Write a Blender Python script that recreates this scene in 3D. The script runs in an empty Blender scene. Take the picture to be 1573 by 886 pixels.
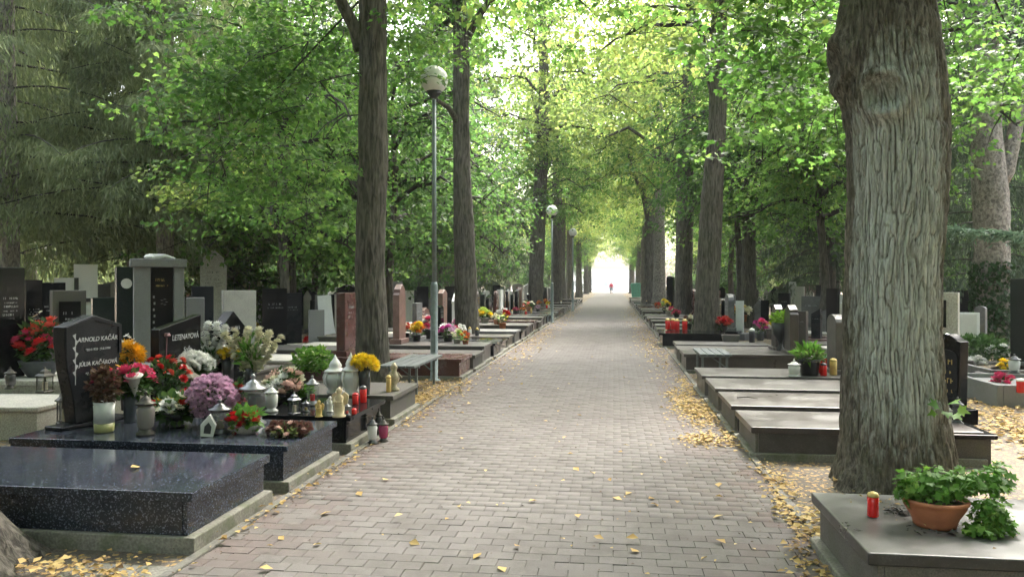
import bpy, math, random
import numpy as np
from mathutils import Vector, Matrix
rad = math.radians
C = bpy.context.scene.collection
S = bpy.context.scene

# ------------------------------------------------------------------ camera, sky, light, exposure
F, HOR, CH = 1180.0, 434.0, 1.65
YAW = math.atan(156.5 / F)
cam = bpy.data.cameras.new('camera'); cam.sensor_width = 36; cam.lens = 36 * F / 1573
cam.shift_y = -9.0 / 1573; cam.clip_end = 2000; cam.clip_start = 0.05
co = bpy.data.objects.new('camera', cam); C.objects.link(co)
co.location = (0, 0, CH); co.rotation_euler = (rad(90), 0, YAW); S.camera = co

SUN_EL, SUN_AZ = rad(52), rad(20)      # azimuth measured from +Y towards +X
w = bpy.data.worlds.new('World'); S.world = w; w.use_nodes = True
nt = w.node_tree; bg = nt.nodes['Background']
sky = nt.nodes.new('ShaderNodeTexSky'); sky.sky_type = 'NISHITA'; sky.sun_disc = False
sky.sun_elevation = SUN_EL; sky.sun_rotation = SUN_AZ
sky.air_density = 1.5; sky.dust_density = 7.0; sky.ozone_density = 1.0
hs = nt.nodes.new('ShaderNodeHueSaturation'); hs.inputs['Saturation'].default_value = 0.55   # overcast: the blue is veiled
nt.links.new(sky.outputs[0], hs.inputs['Color']); nt.links.new(hs.outputs[0], bg.inputs['Color'])
bg.inputs['Strength'].default_value = 0.15
sl = bpy.data.lights.new('sun', 'SUN'); sl.energy = 1.5; sl.angle = rad(14); sl.color = (1, .975, .94)
so = bpy.data.objects.new('sun', sl); C.objects.link(so)
sd = Vector((math.sin(SUN_AZ) * math.cos(SUN_EL), math.cos(SUN_AZ) * math.cos(SUN_EL), math.sin(SUN_EL)))
so.rotation_euler = sd.to_track_quat('Z', 'Y').to_euler(); so.location = (0, 0, 40)
S.view_settings.view_transform = 'Standard'; S.view_settings.look = 'None'
S.view_settings.exposure = 3.1; S.view_settings.gamma = 1
S.cycles.max_bounces = 7; S.cycles.diffuse_bounces = 3; S.cycles.transmission_bounces = 4
S.cycles.transparent_max_bounces = 8; S.cycles.glossy_bounces = 3; S.cycles.caustics_reflective = False
S.cycles.caustics_refractive = False; S.cycles.sample_clamp_indirect = 6

# ------------------------------------------------------------------ helpers
def ray(px, py):
    u = (px - 786.5) / F; c, s = math.cos(YAW), math.sin(YAW)
    return Vector((u * c - s, c + u * s, -(py - HOR) / F))
def at(px, py, z=0.0):                 # the place on the level z that is seen at a pixel of the photograph
    r = ray(px, py); t = (z - CH) / r.z
    return Vector((r.x * t, r.y * t, z))
def atd(px, py, d):                    # the place at depth d
    r = ray(px, py) * d
    return Vector((r.x, r.y, CH + r.z))

def tag(o, label=None, cat=None, group=None, kind=None):
    if label: o['label'] = label
    if cat: o['category'] = cat
    if group: o['group'] = group
    if kind: o['kind'] = kind
    return o
def thing(name, label, cat, loc=(0, 0, 0), rz=0, group=None):
    o = bpy.data.objects.new(name, None); C.objects.link(o)
    o.empty_display_size = .1; o.location = loc; o.rotation_euler = (0, 0, rz)
    return tag(o, label, cat, group)
def obj(name, me, mat=None, parent=None, loc=(0, 0, 0), rot=(0, 0, 0), bevel=0, scale=None):
    if mat is not None and not me.materials: me.materials.append(mat)
    o = bpy.data.objects.new(name, me); C.objects.link(o)
    o.location = loc; o.rotation_euler = rot
    if scale is not None: o.scale = scale if hasattr(scale, '__len__') else (scale,) * 3
    if parent: o.parent = parent
    if bevel:
        b = o.modifiers.new('b', 'BEVEL'); b.width = bevel; b.segments = 2; b.limit_method = 'ANGLE'
    return o

class MB:
    def __init__(s): s.v = []; s.f = []; s.m = Matrix()
    def add(s, vs, fs):
        n = len(s.v); s.v += [tuple(s.m @ Vector(v)) for v in vs]; s.f += [tuple(i + n for i in f) for f in fs]; return s
    def box(s, x0, x1, y0, y1, z0, z1):
        return s.add([(x0,y0,z0),(x1,y0,z0),(x1,y1,z0),(x0,y1,z0),(x0,y0,z1),(x1,y0,z1),(x1,y1,z1),(x0,y1,z1)],
                     [(0,3,2,1),(4,5,6,7),(0,1,5,4),(1,2,6,5),(2,3,7,6),(3,0,4,7)])
    def lathe(s, prof, n=16, c=(0, 0, 0)):
        vs = []; fs = []
        for r, z in prof:
            for k in range(n):
                a = 2 * math.pi * k / n; vs.append((c[0] + r * math.cos(a), c[1] + r * math.sin(a), c[2] + z))
        for i in range(len(prof) - 1):
            for k in range(n):
                k2 = (k + 1) % n; fs.append((i*n+k, i*n+k2, (i+1)*n+k2, (i+1)*n+k))
        if prof[0][0] > 1e-4: fs.append(tuple(range(n - 1, -1, -1)))
        if prof[-1][0] > 1e-4: fs.append(tuple((len(prof)-1)*n + k for k in range(n)))
        return s.add(vs, fs)
    def tube(s, pts, rs, n=8):
        pts = [Vector(p) for p in pts]
        if not hasattr(rs, '__len__'): rs = [rs] * len(pts)
        vs = []; fs = []
        up = Vector((.31, .17, .93))
        for i, p in enumerate(pts):
            t = (pts[min(i+1, len(pts)-1)] - pts[max(i-1, 0)]).normalized()
            if abs(t.dot(up)) > .95: a = t.cross(Vector((1, .1, 0))).normalized()
            else: a = t.cross(up).normalized()
            b = t.cross(a)
            for k in range(n):
                q = 2 * math.pi * k / n; vs.append(p + (a * math.cos(q) + b * math.sin(q)) * rs[i])
        for i in range(len(pts) - 1):
            for k in range(n):
                k2 = (k + 1) % n; fs.append((i*n+k, i*n+k2, (i+1)*n+k2, (i+1)*n+k))
        fs.append(tuple(range(n - 1, -1, -1))); fs.append(tuple((len(pts)-1)*n + k for k in range(n)))
        return s.add(vs, fs)
    def prism(s, out, y0, y1):         # outline in x, z (counter-clockwise seen from -y), pulled along y
        n = len(out); vs = [(x, y0, z) for x, z in out] + [(x, y1, z) for x, z in out]
        fs = [tuple(range(n)), tuple(range(2*n-1, n-1, -1))]
        for k in range(n):
            k2 = (k + 1) % n; fs.append((k2, k, n + k, n + k2))
        return s.add(vs, fs)
    def mesh(s, name, smooth=False):
        me = bpy.data.meshes.new(name); me.from_pydata(s.v, [], s.f); me.update()
        if smooth: me.polygons.foreach_set('use_smooth', [True] * len(me.polygons))
        return me

def np_mesh(name, V, Fk, smooth=False):    # V (n,3), Fk (m,k)
    me = bpy.data.meshes.new(name); m, k = Fk.shape
    me.vertices.add(len(V)); me.vertices.foreach_set('co', np.ascontiguousarray(V, dtype=np.float32).ravel())
    me.loops.add(m * k); me.loops.foreach_set('vertex_index', np.ascontiguousarray(Fk, dtype=np.int32).ravel())
    me.polygons.add(m); me.polygons.foreach_set('loop_start', np.arange(0, m * k, k, dtype=np.int32))
    if smooth: me.polygons.foreach_set('use_smooth', np.ones(m, dtype=bool))
    me.update(calc_edges=True); return me

def _h(ix, iy, iz, seed):
    n = (ix * 374761393 + iy * 668265263 + iz * 2147483647 + seed * 1274126177) & 0xffffffff
    n = ((n ^ (n >> 13)) * 1274126177) & 0xffffffff
    return ((n ^ (n >> 16)) & 0xffff) / 65535.0
def noise(x, y, z, seed=0):            # smooth value noise, 0..1
    xi = np.floor(x).astype(np.int64); yi = np.floor(y).astype(np.int64); zi = np.floor(z).astype(np.int64)
    fx = x - xi; fy = y - yi; fz = z - zi
    fx = fx*fx*(3-2*fx); fy = fy*fy*(3-2*fy); fz = fz*fz*(3-2*fz)
    r = 0
    for a in (0, 1):
        for b in (0, 1):
            for c in (0, 1):
                r = r + _h(xi+a, yi+b, zi+c, seed) * (fx if a else 1-fx) * (fy if b else 1-fy) * (fz if c else 1-fz)
    return r

# ------------------------------------------------------------------ materials
def N(nt, t, **k):
    n = nt.nodes.new('ShaderNode' + t)
    for a, b in k.items():
        if a in n.inputs: n.inputs[a].default_value = b
        else: setattr(n, a, b)
    return n
def mat_base(name):
    m = bpy.data.materials.new(name); m.use_nodes = True; t = m.node_tree
    return m, t, t.nodes['Principled BSDF'], t.links
def ramp(t, fac, stops):
    r = t.nodes.new('ShaderNodeValToRGB'); e = r.color_ramp.elements
    while len(e) < len(stops): e.new(.5)
    for i, (p, c) in enumerate(stops):
        e[i].position = p; e[i].color = (*c, 1) if len(c) == 3 else c
    t.links.new(fac, r.inputs['Fac']); return r.outputs['Color']
def mixc(t, fac, a, b, mode='MIX'):
    n = t.nodes.new('ShaderNodeMix'); n.data_type = 'RGBA'; n.blend_type = mode
    for i, v in ((0, fac), (6, a), (7, b)):
        if isinstance(v, bpy.types.NodeSocket): t.links.new(v, n.inputs[i])
        elif i == 0: n.inputs[0].default_value = v
        else: n.inputs[i].default_value = (*v, 1)
    return n.outputs[2]
def bump(t, bs, h, strength=.3, dist=.01):
    b = N(t, 'Bump', Strength=strength, Distance=dist); t.links.new(h, b.inputs['Height'])
    t.links.new(b.outputs[0], bs.inputs['Normal'])
_mc = {}
def plain(name, col, rough=.6, metal=0, var=.25, scale=12, spec=.5, coat=0):
    if name in _mc: return _mc[name]
    m, t, bs, L = mat_base(name)
    tc = N(t, 'TexCoord'); no = N(t, 'TexNoise', Scale=float(scale), Detail=5.0); L.new(tc.outputs['Object'], no.inputs['Vector'])
    lo = tuple(c * (1 - var) for c in col); hi = tuple(min(1, c * (1 + var)) for c in col)
    L.new(ramp(t, no.outputs['Fac'], [(.3, lo), (.7, hi)]), bs.inputs['Base Color'])
    bs.inputs['Roughness'].default_value = rough; bs.inputs['Metallic'].default_value = metal
    bs.inputs['Specular IOR Level'].default_value = spec; bs.inputs['Coat Weight'].default_value = coat
    bump(t, bs, no.outputs['Fac'], .15, .004)
    _mc[name] = m; return m
def granite(name, base, speck, rough=.12, scale=260, amount=.5, dust=.12, spec=.5):
    if name in _mc: return _mc[name]
    m, t, bs, L = mat_base(name)
    tc = N(t, 'TexCoord'); ob = tc.outputs['Object']
    v = N(t, 'TexVoronoi', Scale=float(scale)); L.new(ob, v.inputs['Vector'])
    n1 = N(t, 'TexNoise', Scale=scale * .5, Detail=3.0); L.new(ob, n1.inputs['Vector'])
    n2 = N(t, 'TexNoise', Scale=2.2, Detail=7.0, Roughness=.65); L.new(ob, n2.inputs['Vector'])
    sep = N(t, 'SeparateColor'); L.new(v.outputs['Color'], sep.inputs[0])
    c1 = ramp(t, sep.outputs[0], [(0, tuple(c * .45 for c in base)), (.45, base), (1 - amount * .35, base), (1, speck)])
    c2 = mixc(t, n1.outputs['Fac'], c1, base)
    n7 = N(t, 'TexNoise', Scale=5.5, Detail=8.0, Roughness=.7, Distortion=.4); L.new(ob, n7.inputs['Vector'])
    c2 = mixc(t, ramp(t, n7.outputs['Fac'], [(.42, (min(.9, dust * 2.4),) * 3), (.6, (0, 0, 0))]), c2, tuple(q * .45 for q in base))
    # thin dust and dried water marks: only on faces that look up
    g = N(t, 'NewGeometry'); sz = N(t, 'SeparateXYZ'); L.new(g.outputs['Normal'], sz.inputs[0])
    up = N(t, 'Math', operation='MULTIPLY_ADD'); L.new(sz.outputs['Z'], up.inputs[0]); up.inputs[1].default_value = .85; up.inputs[2].default_value = .15
    du = N(t, 'Math', operation='MULTIPLY'); L.new(up.outputs[0], du.inputs[0])
    L.new(ramp(t, n2.outputs['Fac'], [(.35, (0, 0, 0)), (.75, (min(1, dust * 2.2),) * 3)]), du.inputs[1]); du.use_clamp = True
    c3 = mixc(t, du.outputs[0], c2, (.21, .205, .19))
    L.new(c3, bs.inputs['Base Color'])
    mr = N(t, 'MapRange', **{}); L.new(n2.outputs['Fac'], mr.inputs['Value']); mr.inputs['From Min'].default_value = .3; mr.inputs['From Max'].default_value = .8
    mr.inputs['To Min'].default_value = rough; mr.inputs['To Max'].default_value = rough + .14 + dust * .5
    L.new(mr.outputs[0], bs.inputs['Roughness'])
    bs.inputs['Specular IOR Level'].default_value = spec
    bump(t, bs, n1.outputs['Fac'], .02 + dust * .3, .002)
    _mc[name] = m; return m
def stone(name, col, rough=.85, scale=60, var=.35, stain=(.10, .09, .07), st=.45, moss=0):
    if name in _mc: return _mc[name]
    m, t, bs, L = mat_base(name)
    tc = N(t, 'TexCoord'); ob = tc.outputs['Object']
    n1 = N(t, 'TexNoise', Scale=float(scale), Detail=6.0); L.new(ob, n1.inputs['Vector'])
    n2 = N(t, 'TexNoise', Scale=2.6, Detail=8.0, Roughness=.7); L.new(ob, n2.inputs['Vector'])
    c = ramp(t, n1.outputs['Fac'], [(.3, tuple(x * (1 - var) for x in col)), (.7, tuple(min(1, x * (1 + var)) for x in col))])
    f = ramp(t, n2.outputs['Fac'], [(.42, (0, 0, 0)), (.7, (st,) * 3)])
    c = mixc(t, f, c, stain)
    if moss:
        n3 = N(t, 'TexNoise', Scale=5.0, Detail=6.0); L.new(ob, n3.inputs['Vector'])
        c = mixc(t, ramp(t, n3.outputs['Fac'], [(.5, (0, 0, 0)), (.68, (moss,) * 3)]), c, (.07, .09, .03))
    L.new(c, bs.inputs['Base Color']); bs.inputs['Roughness'].default_value = rough
    bump(t, bs, n1.outputs['Fac'], .35, .004); _mc[name] = m; return m
def leafmat(name, stops, trans=.5, tcol=1.5, rough=.5, clump=1.2):
    m, t, bs, L = mat_base(name)
    g = N(t, 'NewGeometry'); tc = N(t, 'TexCoord'); oi = N(t, 'ObjectInfo')
    no = N(t, 'TexNoise', Scale=clump, Detail=3.0); L.new(tc.outputs['Object'], no.inputs['Vector'])
    a = N(t, 'Math', operation='MULTIPLY_ADD'); L.new(g.outputs['Random Per Island'], a.inputs[0]); a.inputs[1].default_value = .55
    b = N(t, 'Math', operation='MULTIPLY_ADD'); L.new(no.outputs['Fac'], b.inputs[0]); b.inputs[1].default_value = .8; b.inputs[2].default_value = -.22
    L.new(b.outputs[0], a.inputs[2])
    c = N(t, 'Math', operation='MULTIPLY_ADD'); L.new(oi.outputs['Random'], c.inputs[0]); c.inputs[1].default_value = .18; L.new(a.outputs[0], c.inputs[2])
    d = N(t, 'Math', operation='SUBTRACT'); L.new(c.outputs[0], d.inputs[0]); d.inputs[1].default_value = .09; d.use_clamp = True
    col = ramp(t, d.outputs[0], stops)
    L.new(col, bs.inputs['Base Color']); bs.inputs['Roughness'].default_value = rough; bs.inputs['Specular IOR Level'].default_value = .15
    tr = N(t, 'BsdfTranslucent'); L.new(mixc(t, 1.0, col, (tcol, tcol * 1.05, tcol * .85), 'MULTIPLY'), tr.inputs['Color'])
    mx = N(t, 'MixShader'); mx.inputs[0].default_value = trans
    L.new(bs.outputs[0], mx.inputs[1]); L.new(tr.outputs[0], mx.inputs[2]); L.new(mx.outputs[0], t.nodes['Material Output'].inputs['Surface'])
    return m
def barkmat(name, lo, hi, moss=(.06, .075, .03), mo=.3, sx=14, sz=1.6, b=.5):
    m, t, bs, L = mat_base(name)
    tc = N(t, 'TexCoord'); mp = N(t, 'Mapping'); L.new(tc.outputs['Object'], mp.inputs['Vector']); mp.inputs['Scale'].default_value = (sx, sx, sz)
    n1 = N(t, 'TexNoise', Scale=1.0, Detail=6.0, Roughness=.6, Distortion=.6); L.new(mp.outputs[0], n1.inputs['Vector'])
    n2 = N(t, 'TexNoise', Scale=1.3, Detail=5.0); L.new(tc.outputs['Object'], n2.inputs['Vector'])
    c = ramp(t, n1.outputs['Fac'], [(.36, lo), (.62, hi)])
    c = mixc(t, ramp(t, n2.outputs['Fac'], [(.45, (0, 0, 0)), (.7, (mo,) * 3)]), c, moss)
    L.new(c, bs.inputs['Base Color']); bs.inputs['Roughness'].default_value = .9; bs.inputs['Specular IOR Level'].default_value = .2
    bump(t, bs, n1.outputs['Fac'], b, .04); return m

BLACK = granite('black_granite', (.006, .0065, .0075), (.03, .033, .036), .06, 300, .3, .03, .2)
BLUE = granite('blue_pearl_granite', (.016, .021, .031), (.24, .28, .38), .06, 125, .7, .05)
DGREY = granite('dark_grey_granite', (.011, .013, .016), (.045, .05, .058), .22, 240, .5, .05, .2)
GREY = granite('grey_granite', (.13, .13, .13), (.30, .29, .28), .35, 220, .6, .25)
BROWN = granite('brown_granite', (.05, .040, .036), (.15, .115, .10), .24, 200, .6, .2)
MAUVE = granite('mauve_granite', (.080, .072, .068), (.19, .168, .158), .26, 200, .6, .22)
RED = granite('red_granite', (.085, .030, .026), (.22, .10, .08), .18, 160, .7, .15)
PINK = granite('pink_granite', (.22, .125, .105), (.34, .22, .19), .28, 180, .6, .2)
GREEN = granite('green_granite', (.014, .021, .018), (.05, .065, .06), .15, 220, .5, .05, .25)
CONC = stone('concrete', (.19, .18, .15), moss=.6)
PALE = stone('pale_stone', (.42, .40, .35), st=.35)
TERR = stone('grey_terrazzo', (.19, .19, .185), scale=140, st=.3)
WHITE = stone('white_stone', (.72, .72, .70), st=.12, var=.08)
WET = granite('weathered_dark_granite', (.042, .038, .036), (.12, .11, .10), .2, 150, .6, .42, .5)
BEIGE = stone('beige_grey_stone', (.13, .115, .10), scale=120, st=.5, moss=.2)
DUST = stone('weathered_stone', (.075, .067, .06), scale=90, st=.5, moss=.25)
LETTER = plain('silver_lettering', (.36, .37, .37), .5, 0, .15)
GOLD = plain('gold_lettering', (.5, .36, .12), .4, .3, .15)
BRONZE = plain('dark_bronze', (.06, .055, .045), .45, .6, .5, 40)
SILVER = plain('silver_tin', (.09, .09, .09), .3, .8, .3, 30)
STEEL = plain('galvanised_steel', (.16, .18, .18), .45, .5, .2, 20)
IRON = plain('dark_iron', (.05, .05, .05), .55, .4, .4, 30)
TERRA = plain('terracotta', (.36, .13, .06), .7, 0, .18, 14)
BLACKP = plain('black_plastic', (.02, .02, .022), .4)
SLATE = plain('slate_blue_vase', (.05, .06, .07), .4)
PORC = plain('white_porcelain', (.58, .57, .53), .25, 0, .06)
WOODS = plain('silvered_wood', (.10, .112, .11), .7, 0, .25, 18)
REDP = plain('red_candle_plastic', (.62, .015, .012), .25, 0, .1, 9, .5, .3)
CREAM = plain('cream_plastic', (.7, .62, .45), .4)
OCHRE = plain('ochre_wax', (.55, .38, .12), .5)
MAG = plain('magenta_glass', (.35, .02, .10), .12, 0, .3)
def glassmat(name, col, a=.45):
    m, t, bs, L = mat_base(name)
    bs.inputs['Base Color'].default_value = (*col, 1); bs.inputs['Roughness'].default_value = .12
    bs.inputs['Alpha'].default_value = a; bs.inputs['Specular IOR Level'].default_value = .45; return m
GLASS = glassmat('clear_glass', (.16, .17, .17), .30)

# foliage
LIME = leafmat('maple_leaves', [(.0, (.03, .075, .016)), (.45, (.075, .15, .035)), (.85, (.14, .21, .055)), (1, (.32, .26, .06))], .5, 2.0)
LIMEY = leafmat('sunny_lime_leaves', [(.0, (.08, .13, .035)), (.4, (.15, .205, .06)), (.72, (.25, .275, .085)), (1, (.40, .33, .10))], .55, 2.1)
UNDER = leafmat('understorey_leaves', [(.0, (.03, .07, .02)), (.5, (.065, .125, .038)), (.85, (.12, .175, .05)), (.97, (.12, .13, .03)), (1, (.35, .20, .04))], .45, 1.9)
DUSTG = leafmat('dusky_leaves', [(.0, (.05, .075, .028)), (.5, (.09, .115, .045)), (.9, (.15, .145, .06)), (1, (.2, .14, .06))], .4, 1.7)
CONIF = leafmat('cypress_sprays', [(.0, (.10, .13, .065)), (.5, (.18, .215, .11)), (.85, (.27, .30, .155)), (1, (.26, .19, .10))], .45, 1.5, .6, .8)
SPRUCE = leafmat('spruce_needles', [(.0, (.035, .055, .035)), (.6, (.075, .105, .065)), (1, (.12, .145, .09))], .2, 1.3, .6)
IVY = leafmat('ivy_leaves', [(.0, (.015, .035, .012)), (.6, (.03, .065, .02)), (1, (.06, .10, .03))], .25, 1.5)
GERAN = leafmat('pot_plant_leaves', [(.0, (.05, .12, .02)), (.5, (.09, .2, .035)), (1, (.2, .3, .06))], .4, 1.6, .5, 6)
STEMG = leafmat('bouquet_leaves', [(.0, (.02, .05, .015)), (.6, (.05, .10, .03)), (1, (.12, .17, .05))], .3, 1.5, .5, 8)
FALLEN = leafmat('fallen_leaves', [(.0, (.13, .08, .04)), (.3, (.36, .235, .085)), (.65, (.50, .37, .15)), (1, (.60, .50, .27))], .15, 1.2, .6, 3)
BARKD = barkmat('dark_bark', (.036, .032, .027), (.135, .12, .10), sx=22, sz=3.5, b=.8)
BARKM = barkmat('brown_bark', (.038, .034, .028), (.135, .12, .098), sx=22, sz=3.5, b=.8)
BARKG = barkmat('grey_spruce_bark', (.09, .08, .07), (.30, .27, .23), mo=.1, sx=16, sz=12)
TWIG = plain('twig_bark', (.035, .03, .024), .9, 0, .3, 20)
def petal(name, col): 
    m, t, bs, L = mat_base(name)
    oi = N(t, 'ObjectInfo'); g = N(t, 'NewGeometry')
    a = N(t, 'Math', operation='ADD'); L.new(oi.outputs['Random'], a.inputs[0]); L.new(g.outputs['Random Per Island'], a.inputs[1])
    c = ramp(t, N(t, 'Math').outputs[0], [(0, col), (1, col)]); 
    h = N(t, 'Math', operation='MULTIPLY'); L.new(a.outputs[0], h.inputs[0]); h.inputs[1].default_value = .5
    c = ramp(t, h.outputs[0], [(.1, tuple(x * .6 for x in col)), (.9, tuple(min(1, x * 1.12) for x in col))])
    L.new(c, bs.inputs['Base Color']); bs.inputs['Roughness'].default_value = .6
    tr = N(t, 'BsdfTranslucent'); L.new(c, tr.inputs['Color']); mx = N(t, 'MixShader'); mx.inputs[0].default_value = .25
    L.new(bs.outputs[0], mx.inputs[1]); L.new(tr.outputs[0], mx.inputs[2]); L.new(mx.outputs[0], t.nodes['Material Output'].inputs['Surface'])
    return m
P = dict(red=petal('red_petals', (.55, .012, .015)), pink=petal('pink_petals', (.68, .06, .16)), white=petal('white_petals', (.85, .85, .80)),
         yellow=petal('yellow_petals', (.85, .62, .02)), orange=petal('orange_petals', (.75, .22, .03)), gold=petal('golden_petals', (.80, .42, .02)),
         purple=petal('lilac_petals', (.72, .47, .62)), cream=petal('cream_petals', (.80, .76, .55)), blush=petal('blush_petals', (.70, .48, .40)),
         magenta=petal('magenta_petals', (.50, .04, .26)), dried=petal('dried_petals', (.16, .07, .05)), salmon=petal('salmon_petals', (.70, .10, .06)),
         lime=petal('lime_petals', (.45, .60, .12)))

# ------------------------------------------------------------------ ground, path, kerbs
XL, XR = -2.47, 1.27                   # the two edges of the paving
def ground_mat():
    m, t, bs, L = mat_base('earth_and_gravel')
    tc = N(t, 'TexCoord'); ob = tc.outputs['Object']
    a = N(t, 'TexNoise', Scale=.5, Detail=8.0, Roughness=.65); b = N(t, 'TexNoise', Scale=55.0, Detail=4.0); v = N(t, 'TexVoronoi', Scale=38.0)
    for n in (a, b, v): L.new(ob, n.inputs['Vector'])
    c = ramp(t, a.outputs['Fac'], [(.3, (.06, .047, .034)), (.5, (.10, .082, .064)), (.68, (.125, .108, .088))])
    c = mixc(t, ramp(t, b.outputs['Fac'], [(.4, (.1,) * 3), (.65, (.75,) * 3)]), c, (.125, .108, .085), 'MIX')
    sep = N(t, 'SeparateColor'); L.new(v.outputs['Color'], sep.inputs[0])
    c = mixc(t, ramp(t, sep.outputs[0], [(.80, (0, 0, 0)), (.86, (.8,) * 3)]), c, (.42, .27, .10))     # bits of dry leaf
    L.new(c, bs.inputs['Base Color']); bs.inputs['Roughness'].default_value = .95
    bump(t, bs, b.outputs['Fac'], .6, .02); return m
GM = ground_mat()
gx = np.linspace(-260, 260, 131); gy = np.linspace(-60, 460, 131)
X, Y = np.meshgrid(gx, gy); Z = np.full_like(X, -.03)
idx = np.arange(X.size).reshape(X.shape)
Q = np.stack([idx[:-1, :-1], idx[:-1, 1:], idx[1:, 1:], idx[1:, :-1]], -1).reshape(-1, 4)
tag(obj('ground', np_mesh('ground', np.stack([X, Y, Z], -1).reshape(-1, 3), Q), GM), kind='structure')

def paver_mat(name, bricks):
    m, t, bs, L = mat_base(name)
    g = N(t, 'NewGeometry'); oi = N(t, 'ObjectInfo'); pos = g.outputs['Position']
    n1 = N(t, 'TexNoise', Scale=.9, Detail=6.0, Roughness=.6); n2 = N(t, 'TexNoise', Scale=130.0, Detail=4.0); L.new(pos, n1.inputs['Vector']); L.new(pos, n2.inputs['Vector'])
    a = N(t, 'Math', operation='ADD'); L.new(oi.outputs['Random'], a.inputs[0]); L.new(g.outputs['Random Per Island'], a.inputs[1])
    h = N(t, 'Math', operation='FRACT'); L.new(a.outputs[0], h.inputs[0])
    if not bricks: h.inputs[0].default_value = .5
    sx = N(t, 'SeparateXYZ'); L.new(pos, sx.inputs[0])
    ed = N(t, 'Math', operation='ADD'); L.new(sx.outputs['X'], ed.inputs[0]); ed.inputs[1].default_value = .6
    ab = N(t, 'Math', operation='ABSOLUTE'); L.new(ed.outputs[0], ab.inputs[0])
    rd = N(t, 'MapRange'); L.new(ab.outputs[0], rd.inputs['Value']); rd.inputs['From Min'].default_value = .9; rd.inputs['From Max'].default_value = 1.85
    c = ramp(t, h.outputs[0], [(0, (.130, .117, .111)), (.5, (.148, .134, .127)), (1, (.166, .150, .143))])
    r = ramp(t, h.outputs[0], [(0, (.13, .095, .088)), (.35, (.15, .112, .104)), (.5, (.147, .130, .121)), (1, (.16, .14, .132))])
    c = mixc(t, rd.outputs[0], c, r)
    c = mixc(t, ramp(t, n1.outputs['Fac'], [(.35, (.0,) * 3), (.7, (.35,) * 3)]), c, (.205, .19, .17))
    c = mixc(t, ramp(t, n2.outputs['Fac'], [(.3, (.35,) * 3), (.6, (0, 0, 0))]), c, (.085, .078, .07))
    n4 = N(t, 'TexNoise', Scale=2.6, Detail=9.0, Roughness=.75); L.new(pos, n4.inputs['Vector'])
    c = mixc(t, ramp(t, n4.outputs['Fac'], [(.48, (0, 0, 0)), (.72, (.7,) * 3)]), c, (.08, .071, .06))
    n5 = N(t, 'TexNoise', Scale=9.0, Detail=6.0); L.new(pos, n5.inputs['Vector'])
    c = mixc(t, ramp(t, n5.outputs['Fac'], [(.6, (0, 0, 0)), (.72, (.4,) * 3)]), c, (.20, .18, .155))
    L.new(c, bs.inputs['Base Color']); bs.inputs['Roughness'].default_value = .9; bs.inputs['Specular IOR Level'].default_value = .22
    bump(t, bs, n2.outputs['Fac'], .25, .002); return m
PM = paver_mat('concrete_pavers', True)
# the bed: sand and dark joints under the blocks, plain worn surface where the blocks are too far to tell apart
YE = 34.0
bed = MB().box(XL, XR, -8, YE, -.028, -.0085).mesh('path_bed')
path = obj('path', bed, plain('joint_sand', (.10, .09, .08), .95, 0, .4, 60)); tag(path, kind='structure')
far = obj('path_surface', MB().add([(XL, YE, 0), (XR, YE, 0), (XR, 175, 0), (XL, 175, 0)], [(0, 1, 2, 3)]).mesh('path_far'), paver_mat('far_paving', False), path)
tag(far, kind='structure')
rng = random.Random(5); NC = 22; PW, PL, gp = (XR - XL) / 22, .118, .0013
def paver_geo(c, d, dz, tx, ty, w0=PW, e=.0025):
    w_, l_ = w0 / 2 - gp, PL / 2 - gp; out = [(-w_, -l_), (w_, -l_), (w_, l_), (-w_, l_)]
    z = lambda X, Y: dz + X * tx + Y * ty
    return [(c + x, d + y, -.012) for x, y in out] + [(c + x, d + y, z(x, y) - .0028) for x, y in out] + [(c + x - math.copysign(e, x), d + y - math.copysign(e, y), z(x, y)) for x, y in out]
PF = [(k, (k + 1) % 4, 4 + (k + 1) % 4, 4 + k) for k in range(4)] + [(4 + k, 4 + (k + 1) % 4, 8 + (k + 1) % 4, 8 + k) for k in range(4)] + [(8, 9, 10, 11)]
rows = []; k = 0; y = -2.0                # running bond, courses across the path, half blocks at the edges
while y < YE - .07:
    if k % 2 == 0: rows += [(XL + (c_ + .5) * PW, y, PW) for c_ in range(NC)]
    else: rows += [(XL + PW / 4, y, PW / 2)] + [(XL + (c_ + 1) * PW, y, PW) for c_ in range(NC - 1)] + [(XR - PW / 4, y, PW / 2)]
    y += PL; k += 1
near = sorted([r for r in rows if r[1] > 3.95], key=lambda r: r[1])[:300]; nearset = set(near)
variants = {}
for w0 in (PW, PW / 2):
    for i in range(6):
        me = bpy.data.meshes.new('paver'); me.from_pydata(paver_geo(0, 0, 0, rng.uniform(-.012, .012), rng.uniform(-.014, .014), w0), [], PF); me.update(); variants[(w0, i)] = me
for r in near: obj('paver', variants[(r[2], rng.randrange(6))], PM, path, (r[0], r[1], rng.uniform(-.0025, .0015) - (.004 if rng.random() < .03 else 0)))
V = np.array([paver_geo(r[0], r[1], rng.uniform(-.0025, .0015), rng.uniform(-.012, .012), rng.uniform(-.014, .014), r[2]) for r in rows if r not in nearset]); n = len(V)
FF = (np.arange(n)[:, None, None] * 12 + np.array(PF)[None]).reshape(-1, 4)
tag(obj('paver', np_mesh('pavers', V.reshape(-1, 3), FF), PM, path), kind='stuff')

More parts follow.
